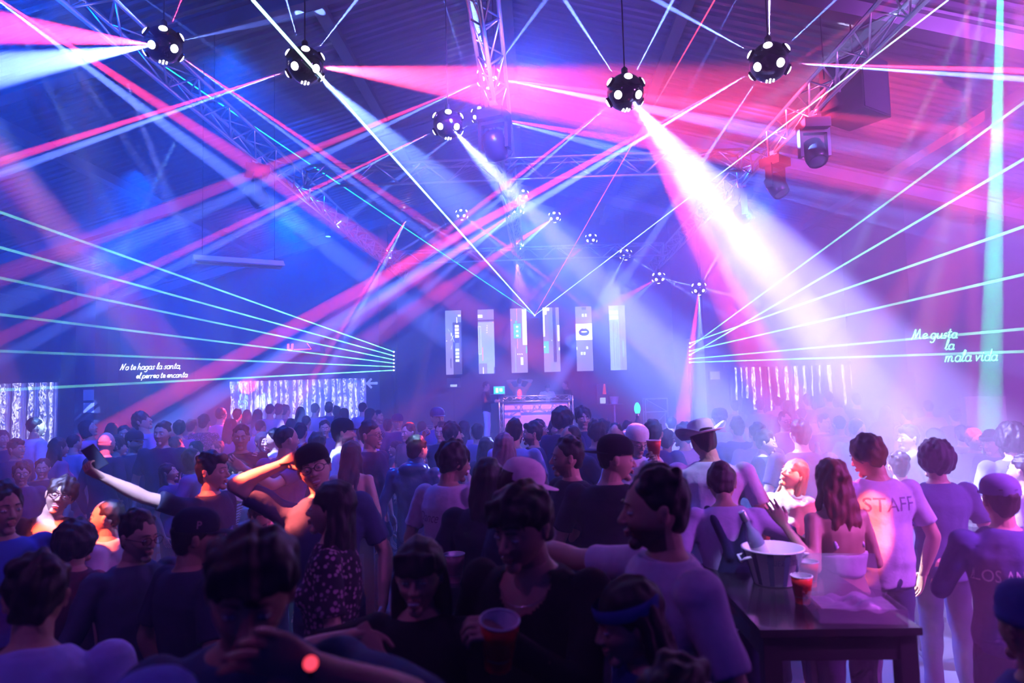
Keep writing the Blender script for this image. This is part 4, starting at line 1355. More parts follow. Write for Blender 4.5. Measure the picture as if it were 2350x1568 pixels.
skin_m = bpy.data.materials.new('skin')
skin_m.use_nodes = True
nt = skin_m.node_tree
b_ = nt.nodes['Principled BSDF']
at = nt.nodes.new('ShaderNodeAttribute')
at.attribute_name = 'tone'
nt.links.new(at.outputs['Color'], b_.inputs['Base Color'])
b_.inputs['Roughness'].default_value = .48
b_.inputs['Specular IOR Level'].default_value = .4
cmats = {}


def cloth(col, kind='c'):
    k = (tuple(round(c, 3) for c in col), kind)
    if k not in cmats:
        if kind == 'hair': cmats[k] = hair_mat(col)
        elif kind in ('floral', 'plaid', 'stripes'): cmats[k] = pattern_mat(col, kind)
        elif kind == 'puffer': cmats[k] = mat('padded nylon', col, .3, spec=.6, bump=(14, .4, .02))
        else: cmats[k] = mat('cloth', col, .85, bump=(26, .25, .012), spec=.15)
    return cmats[k]


def hair_mat(col):
    m = mat('hair', col, .5, spec=.35)
    nt = m.node_tree
    b = nt.nodes['Principled BSDF']
    tc = nt.nodes.new('ShaderNodeTexCoord')
    mp = nt.nodes.new('ShaderNodeMapping')
    mp.inputs['Scale'].default_value = (1, 1, .12)
    n = nt.nodes.new('ShaderNodeTexNoise')
    n.inputs['Scale'].default_value = 170
    n.inputs['Detail'].default_value = 2
    bp = nt.nodes.new('ShaderNodeBump')
    bp.inputs['Strength'].default_value = .5
    bp.inputs['Distance'].default_value = .004
    nt.links.new(tc.outputs['Object'], mp.inputs[0])
    nt.links.new(mp.outputs[0], n.inputs['Vector'])
    nt.links.new(n.outputs['Fac'], bp.inputs['Height'])
    nt.links.new(bp.outputs[0], b.inputs['Normal'])
    return m


def pattern_mat(col, kind):
    m = mat('patterned cloth', col, .85, spec=.15)
    nt = m.node_tree
    b = nt.nodes['Principled BSDF']
    tc = nt.nodes.new('ShaderNodeTexCoord')
    r = nt.nodes.new('ShaderNodeValToRGB')
    if kind == 'floral':
        n = nt.nodes.new('ShaderNodeTexVoronoi')
        n.inputs['Scale'].default_value = 42
        nt.links.new(tc.outputs['Object'], n.inputs['Vector'])
        nt.links.new(n.outputs['Distance'], r.inputs[0])
        r.color_ramp.elements[0].position, r.color_ramp.elements[1].position = .30, .42
        r.color_ramp.elements[0].color, r.color_ramp.elements[1].color = (*col, 1), (.03, .02, .04, 1)
    else:
        n = nt.nodes.new('ShaderNodeTexWave')
        n.inputs['Scale'].default_value = 9 if kind == 'plaid' else 14
        n.bands_direction = 'Z'
        nt.links.new(tc.outputs['Object'], n.inputs['Vector'])
        if kind == 'plaid':
            n2 = nt.nodes.new('ShaderNodeTexWave'); n2.inputs['Scale'].default_value = 9; n2.bands_direction = 'X'
            mu = nt.nodes.new('ShaderNodeMath'); mu.operation = 'ADD'
            hf = nt.nodes.new('ShaderNodeMath'); hf.operation = 'MULTIPLY'; hf.inputs[1].default_value = .5
            nt.links.new(tc.outputs['Object'], n2.inputs['Vector'])
            nt.links.new(n.outputs['Fac'], mu.inputs[0]); nt.links.new(n2.outputs['Fac'], mu.inputs[1])
            nt.links.new(mu.outputs[0], hf.inputs[0]); nt.links.new(hf.outputs[0], r.inputs[0])
        else: nt.links.new(n.outputs['Fac'], r.inputs[0])
        r.color_ramp.elements[0].position, r.color_ramp.elements[1].position = .45, .55
        r.color_ramp.elements[0].color, r.color_ramp.elements[1].color = (*col, 1), (.03, .03, .06, 1)
    nt.links.new(r.outputs[0], b.inputs['Base Color'])
    return m


def to_obj(name, v, f, m, parent=None, smooth=True):
    me = bpy.data.meshes.new(name)
    me.from_pydata(v.tolist(), [], f)
    me.materials.append(m)
    if smooth: me.polygons.foreach_set('use_smooth', [True] * len(me.polygons))
    o = bpy.data.objects.new(name, me)
    C.objects.link(o)
    if parent: o.parent = parent
    return o


BLK, NAVY, WTE, LAV, GRY = (.012, .012, .016), (.02, .03, .08), (.72, .70, .76), (.42, .36, .55), (.16, .16, .2)
SK1, SK2, SK3 = (.50, .29, .20), (.36, .20, .14), (.60, .38, .28)
HB, HR, HBR = (.010, .008, .010), (.16, .035, .025), (.05, .028, .02)


def folds(v, nr, amp, seed, z0=0.):
    a, b, c = seed * 1.7, seed * 2.9, seed * 4.1
    x, y, z = v[:, 0], v[:, 1], v[:, 2]
    d = np.sin(17 * z + 9 * x + 5 * np.sin(7 * x + a) + a) + .7 * np.sin(29 * x - 11 * z + 8 * y + b) + .45 * np.sin(43 * z + 21 * y - 17 * x + c)
    return v + nr * (amp * d)[:, None]


def Rz3(a):
    c, s = math.cos(a), math.sin(a)
    return np.array([[c, -s, 0], [s, c, 0], [0, 0, 1.]])


def Rx3(a):
    c, s = math.cos(a), math.sin(a)
    return np.array([[1, 0, 0], [0, c, -s], [0, s, c]])


def Ry3(a):
    c, s = math.cos(a), math.sin(a)
    return np.array([[c, 0, s], [0, 1, 0], [-s, 0, c]])


PEOPLE = []
PLACED = []


def free_depth(px, ytop, d, gap=.46):
    """Step a little nearer or farther until nobody else stands on the spot."""
    best = None
    for i in range(25):
        k = d * (1 + (.012 * ((i + 1) // 2)) * (1 if i % 2 else -1))
        x = P(px, ytop, k).x
        m = min([math.hypot((x - a) * .9, k - b) for a, b in PLACED] or [9])
        if m > gap: return k
        if best is None or m > best[0]: best = (m, k)
    return best[1]


LOG = []


def person(px, ytop, h, yaw, label, fem=0, skin=SK1, hair='short', hc=HB, shirt=BLK, kind='c', sleeve='short', pants=(.03, .04, .09), L='down', R='down', head=(0, 0, 0), lean=0, side=0,
           beard=0, smile=0, glasses=0, cap=None, capc=BLK, wide=1., d=None, belly=0, scoop=0, hem=.82, skirt=None, strap=0, floor=0, lod=None, group=None, hlen=.34, hood=0, hand=('relax', 'relax'), bandana=None):
    d = d or 392 / h
    if d > 4.2 and not isinstance(L, tuple) and not isinstance(R, tuple): d = free_depth(px, ytop, d)
    top = P(px, ytop, d)
    PLACED.append((top.x, d))
    floor_z = floor
    vox = lod or (.0095 if d < 3.2 else .013 if d < 7 else .019 if d < 11 else .026)
    pel = VZ((0, 0, .93))
    RL = Rx3(R_(lean)) @ Ry3(R_(side))        # lean > 0 bends forward (towards -Y)
    U = lambda p: pel + RL @ (np.asarray(p, float) - pel)
    neck = U((0, .012, 1.47))
    RH = RL @ Rz3(R_(head[0])) @ Rx3(R_(head[1] - lean * .6)) @ Ry3(R_(head[2]))
    hcn = U((0, .012, 1.478)) + RH @ VZ((0, -.022, .135))
    ztop = (hcn + RH @ VZ((0, 0, .13)))[2] + (.012 if hair != 'bald' else 0)
    s = (top.z - floor_z) / ztop
    if not (.86 < s < 1.12): LOG.append('%.2f %s' % (s, label))
    s = min(1.13, max(.84, s))
    W = Rz3(R_(yaw))
    off = W @ (hcn * s)
    loc = VZ((top.x - off[0], d - off[1], floor_z))
    s_h = (392 / h) / d if 0 else 1.

    def to_local(p):
        return W.T @ (VZ(p, float) - loc) / s

    f_ = fem
    shw = (.178 - .022 * f_) * wide
    bw = 1 + belly * .25
    tor = [(.84, .150 + .012 * f_, .105), (.92, .165 + .012 * f_, .118), (1.00, .150 * bw, .108 * (1 + belly * .5)), (1.10, (.140 - .022 * f_) * bw, .102 * (1 + belly * .7)), (1.22, .158 - .016 * f_, .115), (1.34, .172 * wide - .02 * f_, .112), (1.41, .155 * wide, .094),
           (1.450, .116, .078), (1.475, .080, .062), (1.492, .060, .056)]

    def torso(g=0., z0=.80, z1=1.5, hemw=0.):
        rs = []
        for z, rx, ry in tor:
            if z < z0 - .001 or z > z1: continue
            y0 = .012 if z > 1.3 else 0
            c = (0, y0, z)
            A = U if z > .9 else (lambda p: np.asarray(p, float))
            u0, u1, u2 = A(c), A((rx + g, y0, z)), A((0, y0 + ry + g, z))
            rs.append(ring(u0, u1 - u0, u2 - u0))
        return loft(rs)
    sh = [torso(0, .83), limb(U((0, .012, 1.42)), U((0, .010, 1.53)), .056 - .008 * f_, .052 - .008 * f_)]
    if fem:
        for q in (-1, 1): sh.append(ell(U((q * .068, -.085, 1.26)), (.058, .052, .055)))
    legs = []
    for q in (-1, 1):
        hp, kn, an = VZ((q * .088, 0, .90)), VZ((q * .105, -.02, .50)), VZ((q * .12, .01, .09))
        legs.append((hp, kn, an, q))
        sh += [limb(hp, kn, .082, .056), limb(kn, an, .054, .036, .008), ell((q * .125, -.05, .04), (.04, .12, .035))]
    arms, hand_v = [], []
    for q, spec, hd in ((1, L, hand[0]), (-1, R, hand[1])):
        so = U((q * shw, .014, 1.405))
        hint = RL @ VZ((q * .5, .35, -.8))
        palm = None
        if isinstance(spec, str): spec = (spec,)
        k = spec[0]
        if k == 'down': tg = so + RL @ VZ((q * .07, -.04, -.52))
        elif k == 'bent': tg = so + RL @ VZ((q * .02, -.30, -.24))
        elif k == 'cup': tg, hd = so + RL @ VZ((-q * .02, -.30, -.12)), 'grip'
        elif k == 'drink': tg, hd = hcn + RL @ VZ((q * .05, -.16, -.10)), 'grip'
        elif k == 'cross': tg = U((-q * .10, -.20, 1.20))
        elif k == 'head': tg, hint, hd = hcn + VZ((q * .10, .02, .05)), VZ((q * 1., -.1, .35)), 'relax'
        elif k == 'up': tg, hint = so + VZ((q * .10, -.18, .44)), VZ((q * 1., -.3, -.1))
        elif k == 'phone': tg, hint, hd = so + VZ((-q * .06, -.36, .18)), VZ((q * .4, -.2, -1)), 'grip'
        elif k == 'hip': tg, hint = U((q * .16, -.02, 1.0)), VZ((q * 1, .5, 0))
        else: tg = to_local(P(*spec[1:4])); hint = VZ(spec[4], float) if len(spec) > 4 and spec[4] else hint
        a, b = .295, .262
        dv = tg - so
        L_ = np.linalg.norm(dv)
        if L_ > (a + b) * .995: dv *= (a + b) * .995 / L_; L_ = (a + b) * .995; tg = so + dv
        ca = (a * a + L_ * L_ - b * b) / (2 * a * L_)
        ax = dv / L_
        hp_ = hint - ax * hint.dot(ax)
        hp_ /= max(1e-6, np.linalg.norm(hp_))
        el = so + ax * a * ca + hp_ * a * math.sqrt(max(0, 1 - ca * ca))
        th = 1 - .12 * f_
        sh += [ell(so, (.056 * th, .052 * th, .056 * th)), limb(so, el, .048 * th, .040 * th, .004), limb(el, tg, .040 * th, .027 * th, .006)]
        arms.append((so, el, tg, q))
        fd = (tg - el) / np.linalg.norm(tg - el)
        pd = RL @ VZ((-q, -.1, 0.)) if k in ('down', 'bent') else (VZ((-q * .9, -.4, -.1)) if hd == 'grip' else VZ((-q * .4, -1, .1)))
        if hd == 'droop': fd = fd * .5 + VZ((0, -.3, -.9)); fd /= np.linalg.norm(fd); pd = VZ((0, .9, -.3))
        pd = pd - fd * pd.dot(fd)
        pd /= np.linalg.norm(pd)
        Z = -pd
        Y = np.cross(Z, fd)
        hv, hf = HANDS[hd]
        hv = hv.copy()
        if q > 0: hv[:, 1] *= -1
        hv = hv * (1 - .08 * f_)
        hand_v.append((tg + hv @ np.array([fd, Y, Z]), hf))
    v, f, nn = remesh(sh, max(.011, vox), 2)
    V, Fc, n0 = [v], list(f), len(v)
    sk = np.array(skin)
    cols = [np.tile(sk, (len(v), 1))]
    for hv, hf in hand_v:
        V.append(hv); Fc.extend(tuple(i + n0 for i in q) for q in hf); n0 += len(hv); cols.append(np.tile(sk, (len(hv), 1)))
    hv, hf, cl, bd = HEADS[(fem, smile)]
    hv2 = hcn + (hv * (1.0 - .03 * fem)) @ RH.T
    V.append(hv2); Fc.extend(tuple(i + n0 for i in q) for q in hf)
    lipc = sk * .55 + np.array((.28, .03, .05)) * .7
    tab = np.array([sk, lipc, np.array(hc) * .8 + .01, (.7, .7, .7), (.02, .015, .012), (.8, .78, .72)])
    c = tab[cl]
    if beard: c = c * (1 - bd[:, None] * beard) + np.array((.02, .015, .015)) * bd[:, None] * beard
    cols.append(c)
    V, cols = np.concatenate(V) * s, np.concatenate(cols)
    body = to_obj('person', V, Fc, skin_m)
    at = body.data.color_attributes.new('tone', 'FLOAT_COLOR', 'POINT')
    at.data.foreach_set('color', np.concatenate([cols, np.ones((len(cols), 1))], 1).astype(np.float32).ravel())
    body.location = loc
    body.rotation_euler.z = R_(yaw)
    tag(body, label, 'person', group)
    seed = px * .13
    # clothes
    if strap:
        ts = [torso(.013, hem, 1.25)]
        if fem: ts += [ell(U((q * .068, -.088, 1.26)), (.062, .056, .058)) for q in (-1, 1)]
        for q in (-1, 1):
            for yy in (-1, 1): ts.append(limb(U((q * .085, yy * .10, 1.26)), U((q * .09, yy * .02 + .012, 1.43)), .011, .011))
    else:
        ts = [torso(.016 + .006 * (1 - f_), hem, 1.48)]
        if fem: ts += [ell(U((q * .068, -.088, 1.26)), (.064, .058, .062)) for q in (-1, 1)]
        for so, el, tg, q in arms:
            ts.append(ell(so + (U((0, 0, 1.3)) - so) * .02, (.074, .071, .074)))
            if sleeve == 'short': ts.append(limb(so, so + (el - so) * .72, .064, .062, flat=True))
            elif sleeve == 'long': ts += [limb(so, el, .061, .052), limb(el, el + (tg - el) * .95, .051, .038, flat=False)]
            elif sleeve == 'roll': ts += [limb(so, el, .061, .054)]
        if hood: ts += [ell(U((0, .085, 1.46)), (.13, .07, .06)), limb(U((-.09, .03, 1.47)), U((.09, .03, 1.47)), .035, .035), limb(U((0, .01, 1.4)), U((0, .01, 1.50)), .085, .08)]
    tv, tf, tn = remesh(ts, vox, 2)
    tv = folds(tv, tn, .0035 if kind != 'puffer' else .006, seed)
    if scoop:
        cen, rr = U((0, -.10, 1.455)), VZ((.085, .11, .085)) * scoop
        inside = ((tv - cen) / rr)
        inside = (inside ** 2).sum(1) < 1
        tf = [q for q in tf if not all(inside[i] for i in q)]
    to_obj('jacket' if sleeve == 'long' else 'shirt', tv * s, tf, cloth(shirt, kind), body)
    # legs' clothes
    if skirt:
        rs = [ring((0, 0, z), (rx, 0, 0), (0, ry, 0)) for z, rx, ry in ((1.03, .150, .115), (.93, .185, .135), (.80, .195, .15), (.62, .205, .165), (.55, .21, .17))]
        pv, pf, pn = remesh([loft(rs)], max(.014, vox), 2)
        to_obj('skirt', folds(pv, pn, .004, seed) * s, pf, cloth(skirt), body)
    else:
        ps = [loft([ring((0, 0, z), (rx + .012, 0, 0), (0, ry + .012, 0)) for z, rx, ry in ((.83, .14, .10), (.88, .158, .112), (.95, .166, .12), (1.01, .152, .11))])]
        for hp, kn, an, q in legs: ps += [limb(hp, kn, .094, .070), limb(kn, an, .068, .058, flat=True)]
        pv, pf, pn = remesh(ps, max(.016, vox), 2)
        to_obj('trousers', folds(pv, pn, .004, seed + 3) * s, pf, cloth(pants), body)
    for hp, kn, an, q in legs:
        sv, sf, sn = SHOE
        v = sv.copy()
        v[:, 0] += q * .125
        to_obj('shoe', v * s, sf, SHM, body)
    # hair
    hs = []
    hd2 = lambda vv: (hcn + vv @ RH.T) * s
    if hair != 'bald' and hair != 'hijab':
        g_ = {'short': 0, 'fade': -.005, 'buzz': -.008, 'curly': .012, 'afro': .03}.get(hair, .004)
        hs.append(ell((0, .020, .036), (.083 + g_, .098 + g_, .096 + g_ * 1.1)))
        if hair not in ('fade', 'buzz'): hs.append(ell((0, .052, -.02), (.064, .05, .06)))
        else: hs.append(ell((0, .045, -.005), (.064, .05, .055)))
        r2 = random.Random(int(px * 7 + ytop))
        if hair in ('short', 'curly', 'afro', 'tousled', 'quiff'):
            for k in range(16):
                a_, e_ = r2.uniform(0, 6.28), r2.uniform(.35, 1.4)
                hs.append(ell((.066 * math.cos(a_) * math.cos(e_), .024 + .078 * math.sin(a_) * math.cos(e_), .045 + .082 * math.sin(e_)), (.03, .03, .022 + g_ * .5)))
        if hair == 'quiff': hs.append(ell((0, -.055, .088), (.055, .04, .036)))
        if hair in ('mop',):
            for k in range(9): hs.append(limb((-.06 + .015 * k, -.058, .088), (-.068 + .017 * k, -.098 + .0013 * (k - 4) ** 2, .048 + r2.uniform(-.014, .008)), .015, .006))
            hs.append(ell((0, .01, .065), (.09, .1, .075)))
        if hair in ('long', 'bangs', 'wavy'):
            rs = []
            for k in range(9):
                q = k / 8
                z = .05 - (hlen + .05) * q
                rs.append(ring((0, .050 + .045 * min(1, q * 1.5), z), (.080 + .022 * math.sin(q * 2.6), 0, 0), (0, .055 - .020 * q, 0)))
            hs.append(loft(rs))
            for q in (-1, 1): hs.append(limb((q * .074, .022, .03), (q * .088, .025, -.10), .017, .022)); hs.append(limb((q * .088, .025, -.10), (q * .094, .0, -max(.12, hlen * .72)), .022, .012))
        if hair == 'bangs':
            for k in range(10): hs.append(limb((-.056 + .0125 * k, -.066, .090), (-.060 + .0132 * k, -.098 + .0011 * (k - 4.5) ** 2, .034), .014, .008))
        if hair == 'bun': hs.append(ell((0, .095, .075), (.042, .036, .04)))
        if hair == 'ponytail': hs += [ell((0, .10, .06), (.03, .03, .03)), limb((0, .11, .06), (.01, .15, -.08), .028, .03), limb((.01, .15, -.08), (0, .13, -.22), .03, .008)]
        if hair == 'bob':
            hs += [loft([ring((0, .030, z), (rx, 0, 0), (0, ry, 0)) for z, rx, ry in ((.05, .088, .08), (0, .092, .08), (-.06, .094, .076), (-.10, .085, .065))])]
    hvx = .0075 if d < 6 else .012 if d < 11 else .016
    if hs:
        v, f, nn = remesh(hs, hvx, 1)
        x = VZ((seed, seed * 2, seed * 3))
        am = .0026 if hair not in ('curly', 'afro', 'wavy', 'mop', 'tousled') else .005
        dd = np.sin(90 * v[:, 0] + 30 * v[:, 2] + seed) + np.sin(110 * v[:, 1] - 40 * v[:, 0] + 2 * seed) * np.sin(60 * v[:, 2] + seed) + .6 * np.sin(160 * v[:, 0] + 20 * v[:, 2])
        v = v + nn * (am * dd)[:, None]
        if cap: v = v[:, :] * 1; v[:, 2] = np.minimum(v[:, 2], .075)
        to_obj('hair', hd2(v), f, cloth(hc, 'hair'), body)
    if hair == 'hijab':
        hs = [ell((0, .022, .028), (.092, .102, .105)), ell((0, .03, -.09), (.085, .085, .07)), loft([ring((0, .02, z), (r1, 0, 0), (0, r2_, 0)) for z, r1, r2_ in ((-.07, .075, .075), (-.13, .085, .085), (-.2, .15, .12), (-.25, .17, .13))])]
        hs += [limb((sx * .06, -.062, .05), (sx * .066, -.060, -.05), .018, .018) for sx in (-1, 1)] + [limb((-.062, -.06, -.05), (0, -.078, -.115), .018, .018), limb((.062, -.06, -.05), (0, -.078, -.115), .018, .018), limb((-.055, -.062, .06), (.055, -.062, .06), .018, .018)]
        v, f, nn = remesh(hs, hvx, 2)
        to_obj('headscarf', hd2(v), f, cloth(hc), body)
    if beard > 1 and d < 7:
        hs = [loft([ring((0, yy, z), (rx, 0, 0), (0, ry, 0)) for z, yy, rx, ry in ((-.045, -.02, .066, .060), (-.07, -.03, .062, .060), (-.10, -.045, .050, .052), (-.122, -.052, .032, .036))])]
        v, f, nn = remesh(hs, hvx, 1)
        keep = (v[:, 1] > -.085) | (v[:, 2] < -.078)
        f = [q for q in f if all(keep[i] for i in q)]
        to_obj('beard', hd2(v), f, cloth(hc, 'hair'), body)
    if glasses:
        mb = MB()
        for q in (-1, 1):
            mb.tube([(q * .033 + .025 * math.cos(w), -.106 + .004 * abs(math.cos(w)), .006 + .019 * math.sin(w)) for w in [2 * math.pi * i / 18 for i in range(18)]], .0022, 6, closed=True)
            mb.tube([(q * .058, -.103, .010), (q * .078, -.06, .012), (q * .080, .015, .008)], .0022, 6)
        mb.tube([(-.009, -.108, .010), (.009, -.108, .010)], .0022, 6)
        v = np.concatenate(mb.v)
        to_obj('glasses', hd2(v), mb.f, M['gloss'], body)
    if cap:
        sg_ = -1 if cap in ('front', 'bucket') else 1
        mb = MB()
        pr = [(.0905, .040), (.092, .060), (.090, .085), (.080, .112), (.058, .133), (.030, .144), (.001, .147)]
        if cap == 'beanie': pr = [(.086, .02), (.092, .024), (.093, .045), (.089, .05), (.090, .075), (.080, .112), (.058, .133), (.030, .142), (.001, .145)]
        if cap == 'cowboy': pr = [(.088, .045), (.086, .09), (.078, .13), (.060, .145), (.03, .14), (.001, .135)]
        mb.lathe(pr, 36, cap=False)
        v = np.concatenate(mb.v)
        v[:, 1] = v[:, 1] * 1.14 + .010
        ob = to_obj('cap' if cap != 'cowboy' else 'hat', hd2(v), mb.f, cloth(capc), body)
        if cap in ('front', 'back', 'side'):
            v, f, nb = [], [], 14
            for lay in (0, 1):
                for j in range(5):
                    for i in range(nb + 1):
                        t = math.pi * i / nb
                        x = .078 * math.cos(t)
                        yb = -.100 * math.sin(t) * 1.0
                        ext = j / 4 * (.075 * math.sin(t) ** .6)
                        y = (yb * 1.0 - ext)
                        z = .044 - .10 * abs(x) ** 1.3 * 1.4 - .10 * ext - .004 * lay
                        v.append((x, y * (1 if sg_ < 0 else -1) + .01, z))
            nn_ = (nb + 1) * 5
            for lay in (0, 1):
                for j in range(4):
                    for i in range(nb):
                        a_ = lay * nn_ + j * (nb + 1) + i
                        f.append((a_, a_ + 1, a_ + nb + 2, a_ + nb + 1))
            for i in range(nb):
                a_ = 4 * (nb + 1) + i
                f.append((a_, a_ + 1, a_ + 1 + nn_, a_ + nn_))
            to_obj('brim', hd2(np.array(v)), f, cloth(capc), ob)
        if cap in ('cowboy', 'bucket'):
            mb = MB()
            k = .165 if cap == 'cowboy' else .135
            pr = [(.086, .047), (.12, .042 if cap == 'cowboy' else .025), (k, .045 if cap == 'cowboy' else .0), (k, .05 if cap == 'cowboy' else .004), (.12, .047 if cap == 'cowboy' else .03), (.086, .053)]
            mb.lathe(pr, 36, cap=False)
            v = np.concatenate(mb.v)
            if cap == 'cowboy': v[:, 2] += .75 * np.maximum(0, np.abs(v[:, 0]) - .085) ** 1.0
            v[:, 1] = v[:, 1] * 1.12 + .01
            to_obj('brim', hd2(v), mb.f, cloth(capc), ob)
    if bandana:
        mb = MB().lathe([(.087, .035), (.091, .04), (.092, .068), (.088, .074)], 36, cap=False)
        v = np.concatenate(mb.v)
        v[:, 1] = v[:, 1] * 1.13 + .006
        to_obj('headband', hd2(v), mb.f, cloth(bandana), body)
    info = dict(o=body, s=s, loc=loc, W=W, hand=[VZ(a[2]) for a in arms], U=U, hcn=hcn, RH=RH, d=d)
    PEOPLE.append(info)
    return info


def world_of(I, p):
    return Vector((I['loc'] + I['W'] @ (VZ(p, float) * I['s'])).tolist())


def lettering(I, part, txt, at, size, back=True, col=(.7, .7, .72), font_shear=0., rot=0., squeeze=1.):
    """Flat print that follows the cloth it is printed on."""
    o = next(c for c in I['o'].children if c.name.split('.')[0] == part)
    vs = [tuple(v.co) for v in o.data.vertices]
    tree = BVHTree.FromPolygons(vs, [tuple(p.vertices) for p in o.data.polygons])
    cu = bpy.data.curves.new('t', 'FONT')
    cu.body, cu.size, cu.align_x, cu.shear, cu.resolution_u = txt, size, 'CENTER', font_shear, 3
    ob = bpy.data.objects.new('t', cu)
    C.objects.link(ob)
    me = bpy.data.meshes.new_from_object(ob.evaluated_get(bpy.context.evaluated_depsgraph_get()))
    bpy.data.objects.remove(ob)
    bm = bmesh.new()
    bm.from_mesh(me)
    bmesh.ops.triangulate(bm, faces=bm.faces)
    for _ in range(2): bmesh.ops.subdivide_edges(bm, edges=[e for e in bm.edges if e.calc_length() > size * .2], cuts=1)
    c = VZ(I['U'](at)) * I['s'] if part not in ('cap', 'headband') else None
    sg_ = 1 if back else -1
    for v in bm.verts:
        x, z = v.co.x * squeeze, v.co.y
        x, z = x * math.cos(rot) - z * math.sin(rot), x * math.sin(rot) + z * math.cos(rot)
        if part in ('cap', 'headband'):
            w, u = at[0], at[1]          # angle round the head, height
            a_ = R_(w) + sg_ * x / .1
            dr = VZ((math.cos(a_), math.sin(a_), .0))
            zz = u + z
            org = (I['hcn'] + I['RH'] @ (VZ((0, .01, zz)) + dr * .3)) * I['s']
            dr2 = -(I['RH'] @ dr)
        else:
            org = c + VZ((-x * sg_, sg_ * .5, z))
            dr2 = VZ((0, -sg_, 0.))
        h = tree.ray_cast(Vector(org.tolist()), Vector(dr2.tolist()), 1.0)
        if h[0]: v.co = h[0] - Vector(dr2.tolist()) * .0016
        else: v.co = Vector((org + dr2 * .38).tolist())
    bm.to_mesh(me)
    bm.free()
    me.name = 'lettering'
    me.materials.clear()
    me.materials.append(mat('print', col, .6))
    e = bpy.data.objects.new('lettering', me)
    C.objects.link(e)
    e.parent = o


SHOE = remesh([ell((0, -.055, .045), (.048, .135, .04)), ell((0, .02, .08), (.045, .06, .06)), limb((0, .05, .035), (0, -.13, .03), .045, .04)], .016, 1)
SHOE[0][:, 2] -= SHOE[0][:, 2].min()
SHM = mat('shoe', (.04, .04, .045), .5)


# ------------------------------------------------------------------ the people
pp = person
# nearest row
I = pp(86, 1276, 194, -158, 'person at the bottom left corner seen from behind, dark hair, pale blue shirt', shirt=(.40, .42, .80), hair='tousled', wide=1.22, head=(10, 12, 0), lean=14)
pp(350, 1540, 300, 200, 'person at the bottom edge, only a pale blue cap showing beside the pale blue shirt', shirt=(.25, .30, .7), hair='buzz', cap='back', capc=(.20, .26, .75), d=1.25)
I = pp(575, 1208, 268, 20, 'large close man with a flat dark fringe, looking down, raised wrist with a red-lit watch', hair='mop', shirt=(.05, .09, .16), sleeve='roll', skin=SK2, head=(-2, 14, 4), lean=8, wide=1.05, smile=1,
       L=('px', 712, 1530, 1.24, (1, -.1, -.5)), hand=('relax', 'relax'))
q = I
wr = I['hand'][0]
el_ = None
wp = world_of(I, wr)
r = empty('wrist_watch', P(712, 1524, 1.24), R_(20), label='dark wrist watch with glowing red face on the wrist of the large close man', cat='watch')
MB().tube([(.0, .034 * math.cos(w), .030 * math.sin(w)) for w in [2 * math.pi * i / 20 for i in range(20)]], .007, 6, closed=True).build('strap', M['black'], r, smooth=True)
w0 = MB().lathe([(.019, 0), (.020, .008), (.018, .010)], 20, M=Matrix.Translation((0, -.030, .012)) @ Matrix.Rotation(R_(70), 4, 'X')).build('watch_case', M['ring'], r, smooth=True)
MB().lathe([(.0165, .0102), (.001, .0104)], 20, M=Matrix.Translation((0, -.030, .012)) @ Matrix.Rotation(R_(70), 4, 'X'), cap=False).build('watch_face', glow('watch red', (1, .06, .12), .8), w0)
r.scale = (.75,) * 3
pp(960, 1228, 176, -6, 'woman with a straight fringe and long black hair, smiling, hand drooping at her side', fem=1, hair='bangs', smile=1, skin=SK1, head=(4, 4, 0), R=('px', 838, 1452, 2.1, (-1, .3, -.4)), hand=('relax', 'droop'), hlen=.42)
I45 = pp(1196, 1108, 178, -22, 'man in a low-necked black top with a messy fringe, looking down left, cup in hand', hair='mop', scoop=1.12, skin=SK1, head=(-14, 16, 4), lean=4, wide=1.05, sleeve='long', L=('px', 1168, 1478, 1.86, (.6, .1, -1)), hand=('grip', 'relax'))
cpos = P(1143, 1530, 1.84)
cup(cpos, 'big red cup held low in front of the man in the low-necked black top', s=1.12, tilt=(R_(12), R_(4), 0))
mb = MB().tube([tuple(I45['U']((.075 * math.sin(t), -.045 - .075 * math.cos(t) * .9 - .0, 1.475 - .085 * math.cos(t / 1.6))) * I45['s']) for t in [-1.9 + 3.8 * i / 20 for i in range(21)]], .0014, 6)
mb.build('necklace', mat('silver chain', (.8, .8, .8), .2, 1.), I45['o'], smooth=True)
pp(1440, 1322, 205, -82, 'woman low at the bottom edge in profile facing left, dark hair with a hair band', fem=1, hair='long', hlen=.5, bandana=(.05, .10, .35), shirt=(.02, .05, .2), head=(0, 14, 0), skin=SK1)
pp(1560, 1500, 260, 150, 'dark-haired person at the very bottom edge right of the woman with a hair band', hair='tousled', d=1.4, shirt=(.02, .03, .10))
pp(1498, 1066, 172, -72, 'bearded man in a light open-necked shirt, arm stretched out to the left', hair='short', beard=.85, shirt=(.62, .52, .68), wide=1.06, head=(-16, 4, 0), R=('px', 1190, 1240, 2.95, (0, 0, -1)), L='down', hand=('relax', 'relax'), skin=SK1)
I = pp(2290, 1088, 112, 172, 'person in a dark jacket with white lettering on the back, hazy at the right edge', hair='short', cap='front', capc=(.14, .14, .3), shirt=(.05, .06, .18), sleeve='long', wide=1.12, skin=SK1, R='bent', L='bent')
lettering(I, 'jacket', 'LOS ANGELES', (0, 0, 1.22), .085, squeeze=.66)
pp(2360, 1330, 230, 190, 'person cut off by the right edge low in the violet haze', hair='buzz', shirt=(.12, .14, .4), d=1.9, cap='beanie', capc=(.10, .12, .4))
pp(10, 1105, 120, 60, 'person cut off by the left edge with a blue-lit shoulder', hair='tousled', shirt=(.05, .12, .5), skin=SK1)

